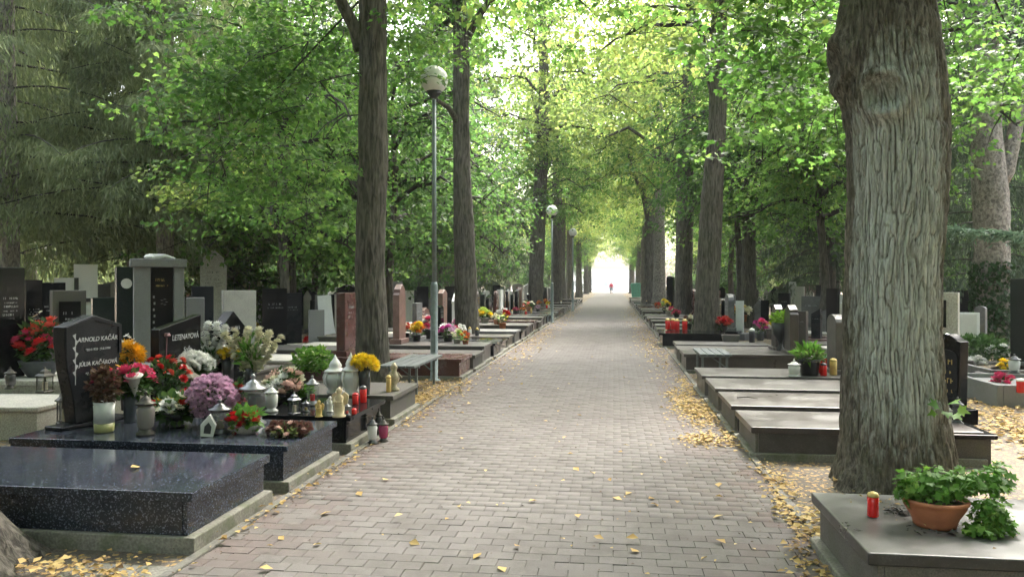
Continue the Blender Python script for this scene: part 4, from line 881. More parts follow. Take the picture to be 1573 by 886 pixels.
tw = MB().tube([(0, 0, .01), (.12, .02, .016), (.22, -.06, .012)], [.008, .006, .003], 6).mesh('twig'); q = at(1146, 612, .312)
tag(obj('twig', tw, TWIG, None, (q.x - .1, q.y, q.z)), 'small dark twig lying on a flat brown slab', 'twig')
rowR0 = [grave('low brown grave nearest behind the right bench', 1, 14.55, 15.6, .33, BROWN, xr, 2.25, .03, .06, .01, dict(w=.5, h=.85, t=.15, shape='point', mat=BROWN, x=2.0, y=-.1, lines=0, bh=.05), RG),
         grave('grey brown grave with a round bowl between two brown stones', 1, 15.85, 16.8, .30, DUST, xr, 2.2, .03, .06, .01, dict(w=.45, h=.85, t=.15, shape='point', mat=BROWN, x=2.0, y=-.1, lines=0, bh=.05), RG),
         grave('dark flat grave third behind the right bench', 1, 17.05, 18.0, .31, MAUVE, xr + .05, 2.0, .03, .06, .01, None, RG)]
g_, _ = grave('black sided grave with red candles in front of the dark right trunk', 1, 19.9, 21.2, .36, BLACK, xr - .1, 1.6, .03, .05, .06, None, RG)
rowR = row(1, 21.7, 38, xr, RG, {})

def field(label, px0, px1, ytop, d, shape, mat, rz=55, t=.14, lines=3, bh=.12, group='headstones behind the first row', zb=0.0, lmat=None, name='headstone', led=True, seed=0, th=None):
    """a headstone in the rows behind, measured by its left, right and top in the photograph"""
    a = rad(rz); pm = (px0 + px1) / 2; c = atd(pm, HOR, d); r = Vector((c.x, c.y)).normalized()
    cr = abs(math.cos(a) * r.y - math.sin(a) * r.x); dt = abs(math.cos(a) * r.x + math.sin(a) * r.y)
    cosv = math.hypot(c.x, c.y) / d
    A = (px1 - px0) / F * d / cosv ** .0; w_ = max(.22, (A - t * dt) / max(cr, .35)); top = CH - (ytop - HOR) / F * d
    T = thing('headstone', label, 'headstone', (c.x, c.y, zb), a, group)
    bw_ = min(w_ + .2, w_ * 1.3); base_block(T, bw_, t + .16, bh, mat if mat not in (WHITE,) else GREY, (0, 0, -.03))
    stele(T, w_, top - zb - bh + .03, t, shape, mat, (0, 0, bh - .029), 0, lines, lmat, seed or int(px0), name='stele', bevel=.008 if d < 18 else 0)
    if led and d < 26: obj('ledger', MB().box(-bw_/2 + .04, bw_/2 - .04, -2.0, -t/2 - .09, -.03, .16).mesh('ledger'), random.Random(int(px0)).choice([GREY, DUST, MAUVE, PALE, DGREY]), T, bevel=.008 if d < 18 else 0)
    return T, w_, top
f_ = field
f_('large black slab headstone at the far left edge of the view', -14, 34, 411, 9.6, 'rect', BLACK, 70, .16, 5, .25, zb=.2, led=False)
f_('dark brown black headstone just right of the large black one', 34, 63, 430, 11.5, 'rect', BLACK, 70, .14, 6)
f_('low wide black headstone with a red mark behind the begonias', 58, 98, 434, 13.5, 'rect', BLACK, 60, .14, 2)
T, w_, top = f_('grey framed headstone holding a black plate', 80, 129, 446, 11.3, 'rect', DUST, 50, .2, 0, .2)
obj('plate', MB().box(-w_*.32, w_*.32, -.125, -.101, .35, top - .16).mesh('plate'), BLACK, T)
obj('inscription', glyphs(w_*.5, 3, 5, .04), LETTER, T, (0, -.126, top - .35))
T, w_, top = f_('stepped white headstone with a black cross', 88, 146, 406, 20, 'step', WHITE, 40, .2, 0, .2, led=False)
obj('cross', MB().box(-.05, .05, -.15, -.10, top - 1.6, top - .35).box(-.32, .32, -.149, -.101, top - .98, top - .88).mesh('cross'), IRON, T)
f_('dark green low headstone right of the white one', 143, 184, 457, 14, 'rect', GREEN, 45, .14, 0)
T, w_, top = f_('narrow black stele with a white oval portrait', 178, 207, 410, 13, 'rect', GREEN, 45, .16, 0)
obj('portrait', MB().tube([(0, -.084, top - .28), (0, -.10, top - .28)], .085, 16).mesh('portrait'), PORC, T, scale=(1, 1, 1)); 
f_('blue grey plate behind the white headstone', 142, 168, 436, 22, 'rect', GREY, 35, .1, 2, led=False); f_('pale blue grey slab beside the portrait stele', 165, 184, 433, 23, 'rect', PALE, 35, .1, 0, led=False)
# the pillared monument
c = atd(243, 540, 12.2); M = thing('monument', 'tall grey monument of two pillars and a lintel around a black plate', 'monument', (c.x, c.y, -.03), rad(36))
M.scale = (.84, .84, 1); mt = 1.65 + (434 - 398) / F * 12.2 + .03
for nm, a, b in (('pillar', -.42, -.14), ('pillar', .26, .44)): obj(nm, MB().box(a, b, -.18, .22, .26, mt - .13).mesh(nm), TERR, M, bevel=.012)
obj('lintel', MB().box(-.48, .48, -.24, .27, mt - .129, mt).mesh('lintel'), TERR, M, bevel=.015)
obj('step', MB().box(-.62, .62, -.45, .35, 0, .12).mesh('step'), TERR, M, bevel=.015); obj('base', MB().box(-.5, .5, -.3, .3, .121, .259).mesh('base'), TERR, M, bevel=.015)
pl = obj('plate', MB().box(-.137, .257, .0, .06, .261, mt - .132).mesh('plate'), BLACK, M); obj('inscription', glyphs(.32, 2, 3, .045), GOLD, pl, (.06, -.001, mt - .35))
st = MB()
for k in range(5): a = k * 2 * math.pi / 5; st.lathe([(.0, -.004), (.03, 0), (.0, .004)], 6, (0.1 + .045 * math.cos(a), -.004, mt - .68 + .045 * math.sin(a)))
for k in range(7): st.box(-.09 + .012 * (k % 2), -.06 + .012 * (k % 2), -.004, 0, mt - .62 - k * .1, mt - .58 - k * .1)
obj('carved_flower', st.mesh('carved_flower'), LETTER, pl)
sp = MB().lathe([(.0, 0), (.07, .0), (.09, .03), (.05, .07), (0, .08)], 10, (-.12, 0, mt + .0)).tube([(-.1, 0, mt + .03), (.1, .02, mt + .05), (.25, .05, mt + .01)], [.05, .03, .015], 8).mesh('dove')
T = obj('stone_dove', sp, WHITE, None, M.location + Vector((0, 0, .002)), (0, 0, rad(36))); tag(T, 'small white stone dove lying on top of the pillared monument', 'ornament')
T, w_, top = f_('tall pale pointed stele rising above the others', 309, 347, 383, 21, 'point', PALE, 25, .22, 5, .25, lmat=GREY)
f_('dark grey square stone in front of the pale pointed stele', 295, 327, 440, 16, 'rect', DGREY, 30, .14, 0); f_('small grey block right of the monument', 287, 313, 457, 14, 'rect', TERR, 30, .2, 0)
f_('broad pale grey stone with a fluted side', 342, 392, 446, 16.5, 'rect', PALE, 35, .3, 0); f_('black slab far behind the broad grey stone', 346, 376, 428, 30, 'rect', BLACK, 30, .14, 0, led=False)
f_('white block behind the broad grey stone', 346, 384, 421, 34, 'rect', WHITE, 20, .2, 0, led=False)
f_('wide black stone with a small white vase mark', 403, 440, 443, 18.5, 'rect', BLACK, 30, .14, 2); f_('framed grey black stone left of the white curved one', 436, 463, 450, 19, 'rect', DGREY, 28, .14, 2)
f_('grey slab left of the white curved headstone', 484, 500, 453, 20.5, 'rect', GREY, 25, .12, 0); T, _, _ = f_('white headstone curved like a sail', 488, 516, 453, 19.8, 'curve', WHITE, 20, .12, 0)
f_('low grey stone before the white curved headstone', 474, 498, 476, 18.5, 'rect', TERR, 25, .2, 0); f_('pale grey block left of the red granite stone', 514, 545, 452, 21, 'rect', PALE, 25, .2, 0)
f_('thin black slab behind the pale grey block', 506, 520, 452, 22.5, 'rect', BLACK, 25, .1, 0); f_('pale gabled stone right behind the nearest trunk', 516, 544, 440, 27, 'gable', PALE, 25, .2, 0, led=False)
f_('grey pillar stone behind the pink pointed stele', 600, 618, 432, 24, 'rect', TERR, 25, .3, 0); f_('pair of black uprights left of the lamp post', 640, 658, 440, 27, 'rect', BLACK, 25, .12, 0); f_('black headstone between lamp post and forked trunk', 683, 701, 440, 25, 'rect', BLACK, 22, .12, 2)
f_('dark grey stone just right of the lamp post', 668, 684, 446, 23, 'round', DGREY, 22, .14, 1)
# right field
f_('dark grey upright among the right hand stones', 1144, 1161, 446, 29, 'rect', DGREY, -25, .14, 0); f_('grey framed stone beside the black one, right field', 1158, 1176, 460, 27, 'roof', GREY, -25, .14, 0)
f_('thin black stone left of the twin brown steles', 1169, 1181, 461, 24, 'rect', BLACK, -30, .12, 0); f_('blue grey square stone behind the twin brown steles', 1196, 1214, 450, 28, 'rect', DGREY, -25, .14, 1)
f_('white slim upright right of the blue grey stone', 1212, 1223, 433, 30, 'rect', WHITE, -25, .16, 0, led=False); f_('pale grey block right of the white slim upright', 1222, 1236, 440, 27, 'rect', PALE, -25, .2, 0)
f_('grey wide stone before the far trunk on the right', 1232, 1262, 455, 24, 'rect', GREY, -25, .14, 1); f_('grey stone right of the far trunk', 1254, 1268, 438, 29, 'rect', DGREY, -25, .14, 0)
f_('dark column topped with a white urn on the right', 1270, 1289, 443, 21, 'rect', BLACK, -35, .2, 0); f_('pale narrow post against the big lichened trunk', 1294, 1304, 466, 17, 'rect', PALE, -35, .12, 0)
f_('black rounded lantern shaped monument by the dark right trunk', 1024, 1036, 424, 36, 'round', BLACK, -20, .3, 0, led=False)
T, w_, top = f_('light stone frame around a black plate right of the lichened trunk', 1428, 1471, 449, 12.2, 'rect', PALE, -30, .18, 0, .2)
obj('plate', MB().box(-w_*.36, w_*.12, -.11, -.091, top - .55, top - .12).mesh('plate'), BLACK, T); obj('inscription', glyphs(w_*.36, 4, 9, .045), GOLD, T, (-w_*.12, -.112, top - .24))
T, w_, top = f_('black round shouldered headstone with gold writing right of the lichened trunk', 1434, 1484, 512, 7.9, 'wave', BLACK, -58, .13, 0, .16, led=False, zb=.24)
obj('face_panel', MB().prism(outline('round', w_*.82, top - .62), -.008, 0).mesh('face_panel'), DGREY, T, (0, -.066, .22)); obj('inscription', glyphs(w_*.6, 4, 19, .05), GOLD, T, (0, -.0745, top - .55)); 
hb = at(1476, 655, .26); T = thing('stone_block', 'dark topped stone block carrying the clear lantern at the trunk', 'stone block', (3.2, 7.95, -.03), rad(0))
obj('block', MB().box(-.22, .22, -.42, .42, 0, .25).mesh('block'), DUST, T, bevel=.01); obj('cap', MB().box(-.26, .26, -.46, .46, .251, .295).mesh('cap'), BLACK, T, bevel=.01)
f_('tall dark slab at the right edge behind the low plants', 1556, 1600, 428, 14, 'rect', GREEN, -40, .16, 0); f_('small grey plate stone above the sign box', 1486, 1500, 440, 26, 'rect', GREY, -30, .1, 0); f_('black stone behind the white sign box', 1466, 1490, 446, 22, 'rect', BLACK, -30, .12, 0)
for a, b, c_, d_, sh_, m_h, rz_, lb in ((1118, 1130, 452, 26, 'round', GREY, -25, 'grey round topped stone right behind the vivid red flowers'), (1131, 1142, 462, 24, 'rect', WHITE, -25, 'low white stone between red flowers and dark upright'),
        (1184, 1195, 440, 33, 'gable', GREEN, -20, 'small dark green gabled stone behind the twin brown steles'), (1238, 1250, 446, 34, 'wave', PALE, -25, 'pale wavy topped stone far behind the black pot'), (1247, 1262, 474, 19, 'slant', DGREY, -35, 'dark slanted stone behind the black pot'),
        (1284, 1296, 452, 25, 'rect', WHITE, -30, 'white stone close beside the big lichened trunk'), (1225, 1240, 478, 18, 'rect', BROWN, -35, 'low brown stone behind the spiky green plant'), (1104, 1115, 440, 34, 'obelisk', BLACK, -20, 'slim black obelisk right of the tall right trunk'),
        (1500, 1513, 470, 17, 'round', GREY, -40, 'grey round stone at the ivy trunk'), (1546, 1560, 462, 19, 'rect', WHITE, -40, 'white stone right of the ivy trunk')):
    f_(lb, a, b, c_, d_, sh_, m_h, rz_, .14, 1 if d_ < 25 else 0)
for a, b, c_, d_, sh_, m_h, lb in ((270, 284, 440, 24, 'round', WHITE, 'white round stone just right of the monument'), (396, 406, 436, 30, 'rect', WHITE, 'white stone left of the wide black one'), (466, 478, 446, 26, 'gable', PALE, 'pale gabled stone right of the framed grey black stone'),
        (620, 636, 446, 30, 'rect', WHITE, 'white stone left of the black uprights by the lamp'), (742, 752, 446, 33, 'round', WHITE, 'white round stone right of the forked trunk'), (757, 768, 438, 36, 'rect', BLACK, 'black stone right of the forked trunk'), (776, 786, 444, 38, 'gable', WHITE, 'white gabled stone left of the third left trunk')):
    f_(lb, a, b, c_, d_, sh_, m_h, 32, .14, 0)
# framed low graves on the far right: kerb frames around a bed with slabs
KF = [('low grey kerbed grave in the lower right with dark slabs', 4.9, 7.3, 2.6, 1.5, .18, DGREY), ('pale kerbed grave behind the dark slabs on the right', 5.6, 9.2, 2.8, 1.1, .22, PALE), ('grey kerbed grave with low plants below the ivy trunk', 5.2, 11.2, 3.4, 1.4, .30, TERR), ('far kerbed grave at the right edge', 6.2, 13.6, 3.0, 1.4, .25, GREY)]
for i, (lb, x, y, lx, ly, hz, m) in enumerate(KF):
    T = thing('kerbed_grave', lb, 'grave', (x, y, -.03), 0, 'kerbed graves on the right')
    for a, b, c_, d_ in ((0, lx, -.08, .0), (0, lx, ly - .08, ly)): obj('kerb_side', MB().box(a, b, c_, d_, 0, hz).mesh('kerb_side'), m, T, bevel=.008)
    for a in (-.082, lx + .002): obj('kerb_side', MB().box(a, a + .08, -.08, ly, 0, hz).mesh('kerb_side'), m, T, bevel=.008)
    obj('bed', MB().box(.0, lx, .001, ly - .081, 0, hz - .06).mesh('bed'), m if i in (1, 2) else GM, T)
    if i == 0:
        for a in (.25, 1.45): obj('slab', MB().box(a, a + 1.05, .15, ly - .2, hz - .058, hz + .03).mesh('slab'), DGREY, T, bevel=.008)
# the same on the left behind the first row of headstones: pale blocks and ledgers
def block_grave(label, x0, x1, y0, y1, zt, m, cap=.05, group='low pale graves on the left', skew=0):
    T = thing('low_grave', label, 'grave', ((x0+x1)/2, (y0+y1)/2, -.03), skew, group); a, b = (x1-x0)/2, (y1-y0)/2
    obj('body', MB().box(-a, a, -b, b, 0, zt - cap).mesh('body'), m, T, bevel=.01); obj('slab', MB().box(-a - .03, a + .03, -b - .03, b + .03, zt - cap + .001, zt).mesh('slab'), m, T, bevel=.012); return T
block_grave('pale stone block at the left edge nearest behind the black headstone', -8.1, -6.1, 7.35, 8.25, .36, PALE, skew=rad(4))
block_grave('pale grave step carrying the dark lanterns at the left edge', -8.7, -5.9, 8.45, 9.5, .50, PALE, .07)
block_grave('grey ledge below the planter of red begonias', -9.4, -6.5, 9.8, 10.9, .46, TERR, .06)
for i, (x, y, ly, z, m) in enumerate([(-7.4, 13.0, 1.1, .30, PALE), (-7.2, 14.6, 1.0, .35, MAUVE), (-6.9, 16.0, 1.1, .30, PALE), (-7.0, 17.6, 1.1, .40, DUST), (-9.9, 15.4, 1.1, .3, PALE), (-7.1, 19.3, 1.1, .34, PALE), (-7.6, 11.4, 1.0, .28, DUST), (-7.2, 21, 1.1, .34, MAUVE), (-7.2, 22.6, 1.1, .3, PALE), (-7.2, 24.4, 1.1, .34, WHITE)]):
    block_grave(f'low flat topped grave, {ordn[i]} in the line behind the left headstones', x, x + 2.0, y, y + ly, z, m, group='low flat graves behind the left headstones')
for i, (x, y, ly, z, m) in enumerate([(4.3, 14.6, 1.0, .3, MAUVE), (4.4, 16.2, 1.0, .32, PALE), (4.4, 17.9, 1.0, .3, DUST), (4.5, 19.6, 1.1, .3, RED), (4.5, 21.6, 1.1, .32, PALE), (4.5, 23.6, 1.1, .3, BROWN)]):
    block_grave(f'low flat topped grave, {ordn[i]} in the line behind the right headstones', x, x + 2.0, y, y + ly, z, m, group='low flat graves behind the right headstones')
# far headstones, too small to single out
farm = [(k, MB().prism(outline(k, .6, 1.0), -.07, .07).mesh('stele')) for k in ('rect', 'round', 'gable', 'wave', 'point')]
r5_ = random.Random(12); placed = []
for k in range(900):
    side = r5_.choice((-1, -1, 1)); y = r5_.uniform(22, 75); x = side * r5_.uniform(6.2, 8 + .5 * y) - .6
    if any(abs(x - a) < 1.0 and abs(y - b) < 1.3 for a, b in placed): continue
    placed.append((x, y))
    if len(placed) > 190: break
for (x, y) in placed:
    kind, me = r5_.choice(farm); m, mn = r5_.choice(HM + [(WHITE, 'white'), (PALE, 'pale'), (BLACK, 'black')])
    sc = r5_.uniform(.8, 1.5)
    T = thing('headstone', f'far {mn} {SHN[kind]} headstone in the rows deep among the trees', 'headstone', (x, y, -.03), (rad(35) if x < 0 else rad(-35)) + r5_.uniform(-.3, .3), f'far {mn} {SHN[kind]} headstones')
    o = obj('stele', me, None, T, (0, 0, .15), scale=(sc, 1, sc))
    if not me.materials: me.materials.append(m)
    o.material_slots[0].link = 'OBJECT'; o.material_slots[0].material = m
    if 'fb' not in _mc: _mc['fb'] = MB().box(-.42, .42, -.2, .2, 0, .15).mesh('base')
    obj('base', _mc['fb'], GREY, T)

# ------------------------------------------------------------------ flowers, vases, lanterns
def blossom_mesh(kind, seed=1):
    key = ('bl', kind)
    if key in _mc: return _mc[key]
    r = np.random.RandomState(seed); P_, A_, N_, S_ = [], [], [], []
    if kind == 'rose':
        for k in range(26):
            f = k / 26; a = k * 2.4; el = rad(85 - 75 * f); rr_ = .12 + .30 * f
            P_.append((math.cos(a) * rr_ * .7, math.sin(a) * rr_ * .7, -.15 + .1 * (1 - f))); A_.append((math.cos(a) * math.cos(el), math.sin(a) * math.cos(el), math.sin(el))); N_.append((-math.cos(a), -math.sin(a), .3)); S_.append(.62)
        wr = .48
    elif kind == 'mum':
        for k in range(90):
            z = 1 - 1.25 * (k + .5) / 90; a = k * 2.39996; q = math.sqrt(max(0, 1 - z * z)); P_.append((q * math.cos(a) * .25, q * math.sin(a) * .25, z * .22 - .1)); A_.append((q * math.cos(a), q * math.sin(a), z + .1)); N_.append((r.randn() * .3, r.randn() * .3, 1)); S_.append(.30 + .1 * r.rand())
        wr = .22
    elif kind == 'lily':
        for k in range(6):
            a = k * 1.047; P_.append((0, 0, -.1)); A_.append((math.cos(a), math.sin(a), .55)); N_.append((-math.cos(a), -math.sin(a), 1)); S_.append(.6)
        wr = .26
    else:                              # daisy
        for k in range(14):
            a = k * .449; P_.append((0, 0, 0)); A_.append((math.cos(a), math.sin(a), .25)); N_.append((0, 0, 1)); S_.append(.5)
        wr = .2
    v, f = kite_leaves(np.array(P_), np.array(A_), np.array(N_) + .01, np.array(S_), wr, .06)
    me = np_mesh('blossom', v, f); _mc[key] = me; return me
def blossoms(parent, kind, mat, pts, size, seed=1):
    r = random.Random(seed)
    for p in pts:
        me = blossom_mesh(kind)
        if not me.materials: me.materials.append(P['white'])
        d = Vector((p[0], p[1], p[2])); o = obj('blossom', me, None, parent, p, (r.uniform(-.9, .5), r.uniform(-.7, .7), r.uniform(0, 6)), scale=size * r.uniform(.8, 1.2))
        o.material_slots[0].link = 'OBJECT'; o.material_slots[0].material = P[mat]
def ball_pts(n, rx, rz, cz, seed, up=.1, cx=0, cy=0, front=True):
    r = random.Random(seed); out = []
    for k in range(n):
        z = up + (1 - up) * (k + .5) / n; a = k * 2.39996 + seed; q = math.sqrt(max(0, 1 - z * z)); j = r.uniform(.85, 1.1)
        out.append((cx + q * math.cos(a) * rx * j, cy + q * math.sin(a) * rx * j, cz + z * rz * j))
    return out
def foliage(parent, n, rx, rz, cz, size, seed, mat=STEMG, cx=0, cy=0, up=.4, wr=.34, name='leaves', hang=0):
    r = np.random.RandomState(seed); u = r.randn(n, 3); u /= np.linalg.norm(u, axis=1)[:, None]; q = r.rand(n) ** .45
    p = u * q[:, None] * np.array([rx, rx, rz]) + np.array([cx, cy, cz]); ax = u * .9 + r.randn(n, 3) * .4; ax[:, 2] += up
    v, f = kite_leaves(p, ax, r.randn(n, 3) * .5 + [0, 0, 1], size * (.6 + .8 * r.rand(n)), wr)
    o = obj(name, np_mesh(name, v, f), mat, parent); o['kind'] = 'stuff'; return o
def stems(parent, pts, cz, mat=None):
    m = MB()
    for p in pts[:24]: m.tube([(0, 0, cz), (p[0] * .5, p[1] * .5, (cz + p[2]) / 2 + .01), (p[0], p[1], p[2])], [.004, .0035, .003], 3)
    obj('stems', m.mesh('stems'), mat or STEMG, parent)
def pot(parent, kind, r_, h, mat):
    if kind == 'vase': pr = [(r_*.8, 0), (r_*.82, .01), (r_*.95, h*.6), (r_, h), (r_*.9, h), (r_*.8, h*.8), (0, h*.78)]
    elif kind == 'flared': pr = [(r_*.55, 0), (r_*.5, h*.15), (r_*.75, h*.6), (r_, h), (r_*.92, h), (0, h*.85)]
    elif kind == 'bowl': pr = [(r_*.55, 0), (r_*.6, h*.1), (r_*.9, h*.6), (r_, h*.92), (r_*1.04, h), (r_*.94, h), (r_*.9, h*.85), (0, h*.8)]
    elif kind == 'foot': pr = [(r_*.5, 0), (r_*.5, h*.08), (r_*.25, h*.2), (r_*.3, h*.35), (r_*.85, h*.6), (r_, h), (r_*.9, h), (0, h*.85)]
    else: pr = [(r_*.75, 0), (r_*.8, .005), (r_*.95, h*.85), (r_*1.06, h*.86), (r_*1.06, h), (r_*.95, h), (r_*.9, h*.88), (0, h*.86)]
    return obj({'bowl': 'bowl', 'pot': 'pot'}.get(kind, 'vase'), MB().lathe(pr, 22).mesh('pot', True), mat, parent)
class It:                              # an item standing on level z, read at its foot in the photograph
    def __init__(s, name, label, cat, px, py, z, group=None, dx=0, dy=0):
        p = at(px, py, z); s.p = p; s.d = -p.x * math.sin(YAW) + p.y * math.cos(YAW); s.k = s.d / F
        s.t = thing(name, label, cat, (p.x + dx, p.y + dy, z + .002), 0, group)
def jar(label, px, py, z, hpx, wpx, glass=GLASS, metal=SILVER, cap='dome', group=None, candle=None, name='grave_lantern'):
    candle = candle or [CREAM, REDP, OCHRE, plain('burnt_candle', (.18, .12, .07), .6)][int(px) % 4]
    i = It(name, label, 'lantern', px, py, z, group); h = hpx * i.k; r = wpx * i.k / 2
    obj('base', MB().lathe([(r*.9, 0), (r*.95, h*.04), (r*.6, h*.1), (r*.62, h*.14)], 14).mesh('base', True), metal, i.t)
    obj('glass', MB().lathe([(r*.62, h*.141), (r*.80, h*.2), (r*.86, h*.42), (r*.92, h*.58), (r*.7, h*.68)], 14).mesh('glass', True), glass, i.t)
    c = obj('lid', MB().lathe([(r*.8, h*.681), (r*1.02, h*.70), (r*.98, h*.725), (r*.55, h*.77), (r*.5, h*.82), (r*.2, h*.87), (r*.10, h*.9)] + ([(r*.2, h*.94), (r*.12, h*.98), (0, h)] if cap == 'dome' else [(0, h)]), 14).mesh('lid', True), metal, i.t)
    obj('candle', MB().lathe([(r*.34, h*.145), (r*.34, h*.36), (0, h*.38)], 10).mesh('candle'), candle or CREAM, i.t); return i.t
def house(label, px, py, z, hpx, wpx, mat=BRONZE, group=None, rz=.5, name='grave_lantern', sides=4):
    i = It(name, label, 'lantern', px, py, z, group); h = hpx * i.k; r = wpx * i.k / 2; i.t.rotation_euler[2] = rz
    obj('base', MB().lathe([(r*1.25, 0), (r*1.3, h*.05), (r*1.1, h*.09)], sides).mesh('base'), mat, i.t, bevel=.003)
    for k in range(sides):
        a = 2 * math.pi * k / sides; obj('post', MB().tube([(r*1.05*math.cos(a), r*1.05*math.sin(a), h*.091), (r*1.05*math.cos(a), r*1.05*math.sin(a), h*.62)], r*.10, 4).mesh('post'), mat, i.t)
    obj('glass', MB().lathe([(r*.95, h*.092), (r*.95, h*.615)], sides).mesh('glass'), GLASS, i.t)
    obj('roof', MB().lathe([(r*1.45, h*.621), (r*1.4, h*.66), (r*.85, h*.74), (r*.7, h*.82), (r*.25, h*.90), (r*.12, h*.93), (r*.2, h*.97), (0, h)], sides).mesh('roof'), mat, i.t)
    obj('candle', MB().lathe([(r*.4, h*.093), (r*.4, h*.4), (0, h*.41)], 10).mesh('candle'), CREAM, i.t); return i.t
def votive(label, px, py, z, hpx, wpx, mat=REDP, cap=GOLD, group=None):
    i = It('grave_candle', label, 'candle', px, py, z, group); h = hpx * i.k; r = wpx * i.k / 2
    obj('cup', MB().lathe([(r*.9, 0), (r, .006), (r*.95, h*.5), (r, h*.78), (r*.9, h*.8)], 16).mesh('cup', True), mat, i.t)
    obj('lid', MB().lathe([(r*1.02, h*.801), (r*1.04, h*.86), (r*.8, h*.95), (r*.3, h), (0, h)], 16).mesh('lid', True), cap, i.t); return i.t

Z2, Z3, Z4 = .345, .335, .32
# on the blue speckled grave
house('dark lantern with arched windows standing left of the carved black headstone', 100, 652, Z2, 58, 20, BRONZE, sides=6)
i = It('figurine', 'tiny pair of white angels at the foot of the carved headstone', 'figurine', 137, 645, Z2)
for a in (-.022, .022):
    obj('angel', MB().lathe([(.022, 0), (.014, .05), (.01, .075), (.016, .09), (.012, .105), (0, .11)], 9, (a, a * .3, 0)).mesh('angel', True), PORC, i.t)
    obj('wing', MB().lathe([(0, .02), (.016, .045), (.012, .075), (0, .085)], 8, (a * 1.6, .012 + a * .3, 0)).mesh('wing', True), PORC, i.t)
i = It('flower_vase', 'tall white vase with olive foot holding dried dark red flowers', 'vase', 160, 663, Z2)
PV = plain('white_vase', (.55, .56, .52), .45, 0, .12); OL = plain('olive_vase_foot', (.26, .26, .10), .45, 0, .2)
obj('vase', MB().lathe([(.082, .08), (.083, .18), (.088, .262), (.08, .262), (0, .22)], 20).mesh('vase', True), PV, i.t); obj('vase_foot', MB().lathe([(.076, 0), (.08, .01), (.0821, .0795)], 20).mesh('vase_foot', True), OL, i.t)
foliage(i.t, 420, .12, .17, .40, .05, 3, leafmat('dried_leaves', [(0, (.05, .035, .02)), (.6, (.12, .07, .045)), (1, (.2, .12, .09))], .2, 1.2)); blossoms(i.t, 'mum', 'dried', ball_pts(16, .13, .22, .33, 3), .06, 2); blossoms(i.t, 'rose', 'pink', ball_pts(4, .10, .12, .38, 8), .04, 2)
i = It('flower_vase', 'slate coloured vase of pink roses with a white paper cone', 'vase', 201, 648, Z2)
pot(i.t, 'vase', .07, .27, SLATE); pts_ = ball_pts(11, .20, .14, .36, 2); stems(i.t, pts_, .2); blossoms(i.t, 'rose', 'pink', pts_, .11, 4); foliage(i.t, 260, .17, .12, .36, .08, 5)
cn = obj('paper_cone', MB().lathe([(.0, 0), (.07, .2), (.085, .21)], 12).mesh('paper_cone', True), PORC, i.t, (.10, -.09, .25), (.25, .1, 0))
blossoms(i.t, 'daisy', 'gold', ball_pts(3, .1, .08, .45, 7, cx=-.13), .10, 4)
jar('lantern of clouded glass with a dark hat and round dark foot', 224, 668, Z2, 68, 30, glassmat('clouded_glass', (.22, .20, .18), .8), BRONZE)
i = It('flower_bowl', 'dark bowl of cream, white and yellow flowers with red roses', 'flower arrangement', 272, 655, Z2)
pot(i.t, 'foot', .13, .13, BLACKP); pts_ = ball_pts(26, .20, .14, .14, 5); rb = random.Random(3)
for k, p_ in enumerate(pts_): blossoms(i.t, ['lily', 'rose', 'daisy'][k % 3], ['cream', 'white', 'cream', 'yellow', 'red', 'cream'][k % 6], [p_], .10, k)
foliage(i.t, 320, .18, .12, .16, .08, 9)
i = It('potted_flowers', 'large round ball of lilac pink chrysanthemums in a pot', 'flower pot', 326, 655, Z2)
pot(i.t, 'pot', .09, .10, SILVER)
pts_ = ball_pts(170, .195, .195, .255, 4, up=-.75); blossoms(i.t, 'mum', 'purple', pts_, .062, 6); foliage(i.t, 260, .155, .15, .22, .05, 9)
jar('squat silver glass lantern in front of the lilac flower ball', 338, 665, Z2, 52, 36, glassmat('smoky_glass', (.20, .20, .21), .6), SILVER)
i = It('grave_lantern', 'small white house shaped lantern tilted before the lilac flower ball', 'lantern', 318, 670, Z2); i.t.rotation_euler = (0, rad(8), .4)
obj('body', MB().prism([(-.05, 0), (.05, 0), (.062, .10), (0, .19), (-.062, .10)], -.04, .04).mesh('body'), PORC, i.t, bevel=.006); obj('opening', MB().prism([(-.028, .03), (.028, .03), (.028, .09), (0, .125), (-.028, .09)], -.0425, -.0401).mesh('opening'), BLACKP, i.t)
i = It('planter', 'oval stone planter of red roses at the front of the speckled slab', 'planter', 378, 665, Z2)
o = pot(i.t, 'bowl', .13, .075, stone('speckled_planter', (.48, .44, .40), scale=120, st=.1)); o.scale = (1.1, .8, 1); blossoms(i.t, 'rose', 'red', ball_pts(14, .12, .10, .08, 5, cx=-.02), .075, 3); foliage(i.t, 220, .12, .08, .12, .07, 2, GERAN)
i = It('dried_wreath', 'two brown clusters of dried cones and flowers on the speckled slab', 'wreath', 444, 668, Z2)
for a in (-.09, .09): blossoms(i.t, 'mum', 'dried', [(x_ + a, y_, z_) for x_, y_, z_ in ball_pts(18, .095, .085, .015, 3)], .07, 3)
blossoms(i.t, 'rose', 'blush', [(x_, y_, z_) for x_, y_, z_ in ball_pts(9, .17, .085, .02, 5)], .045, 3)
foliage(i.t, 160, .15, .05, .03, .05, 2, DUSTG)
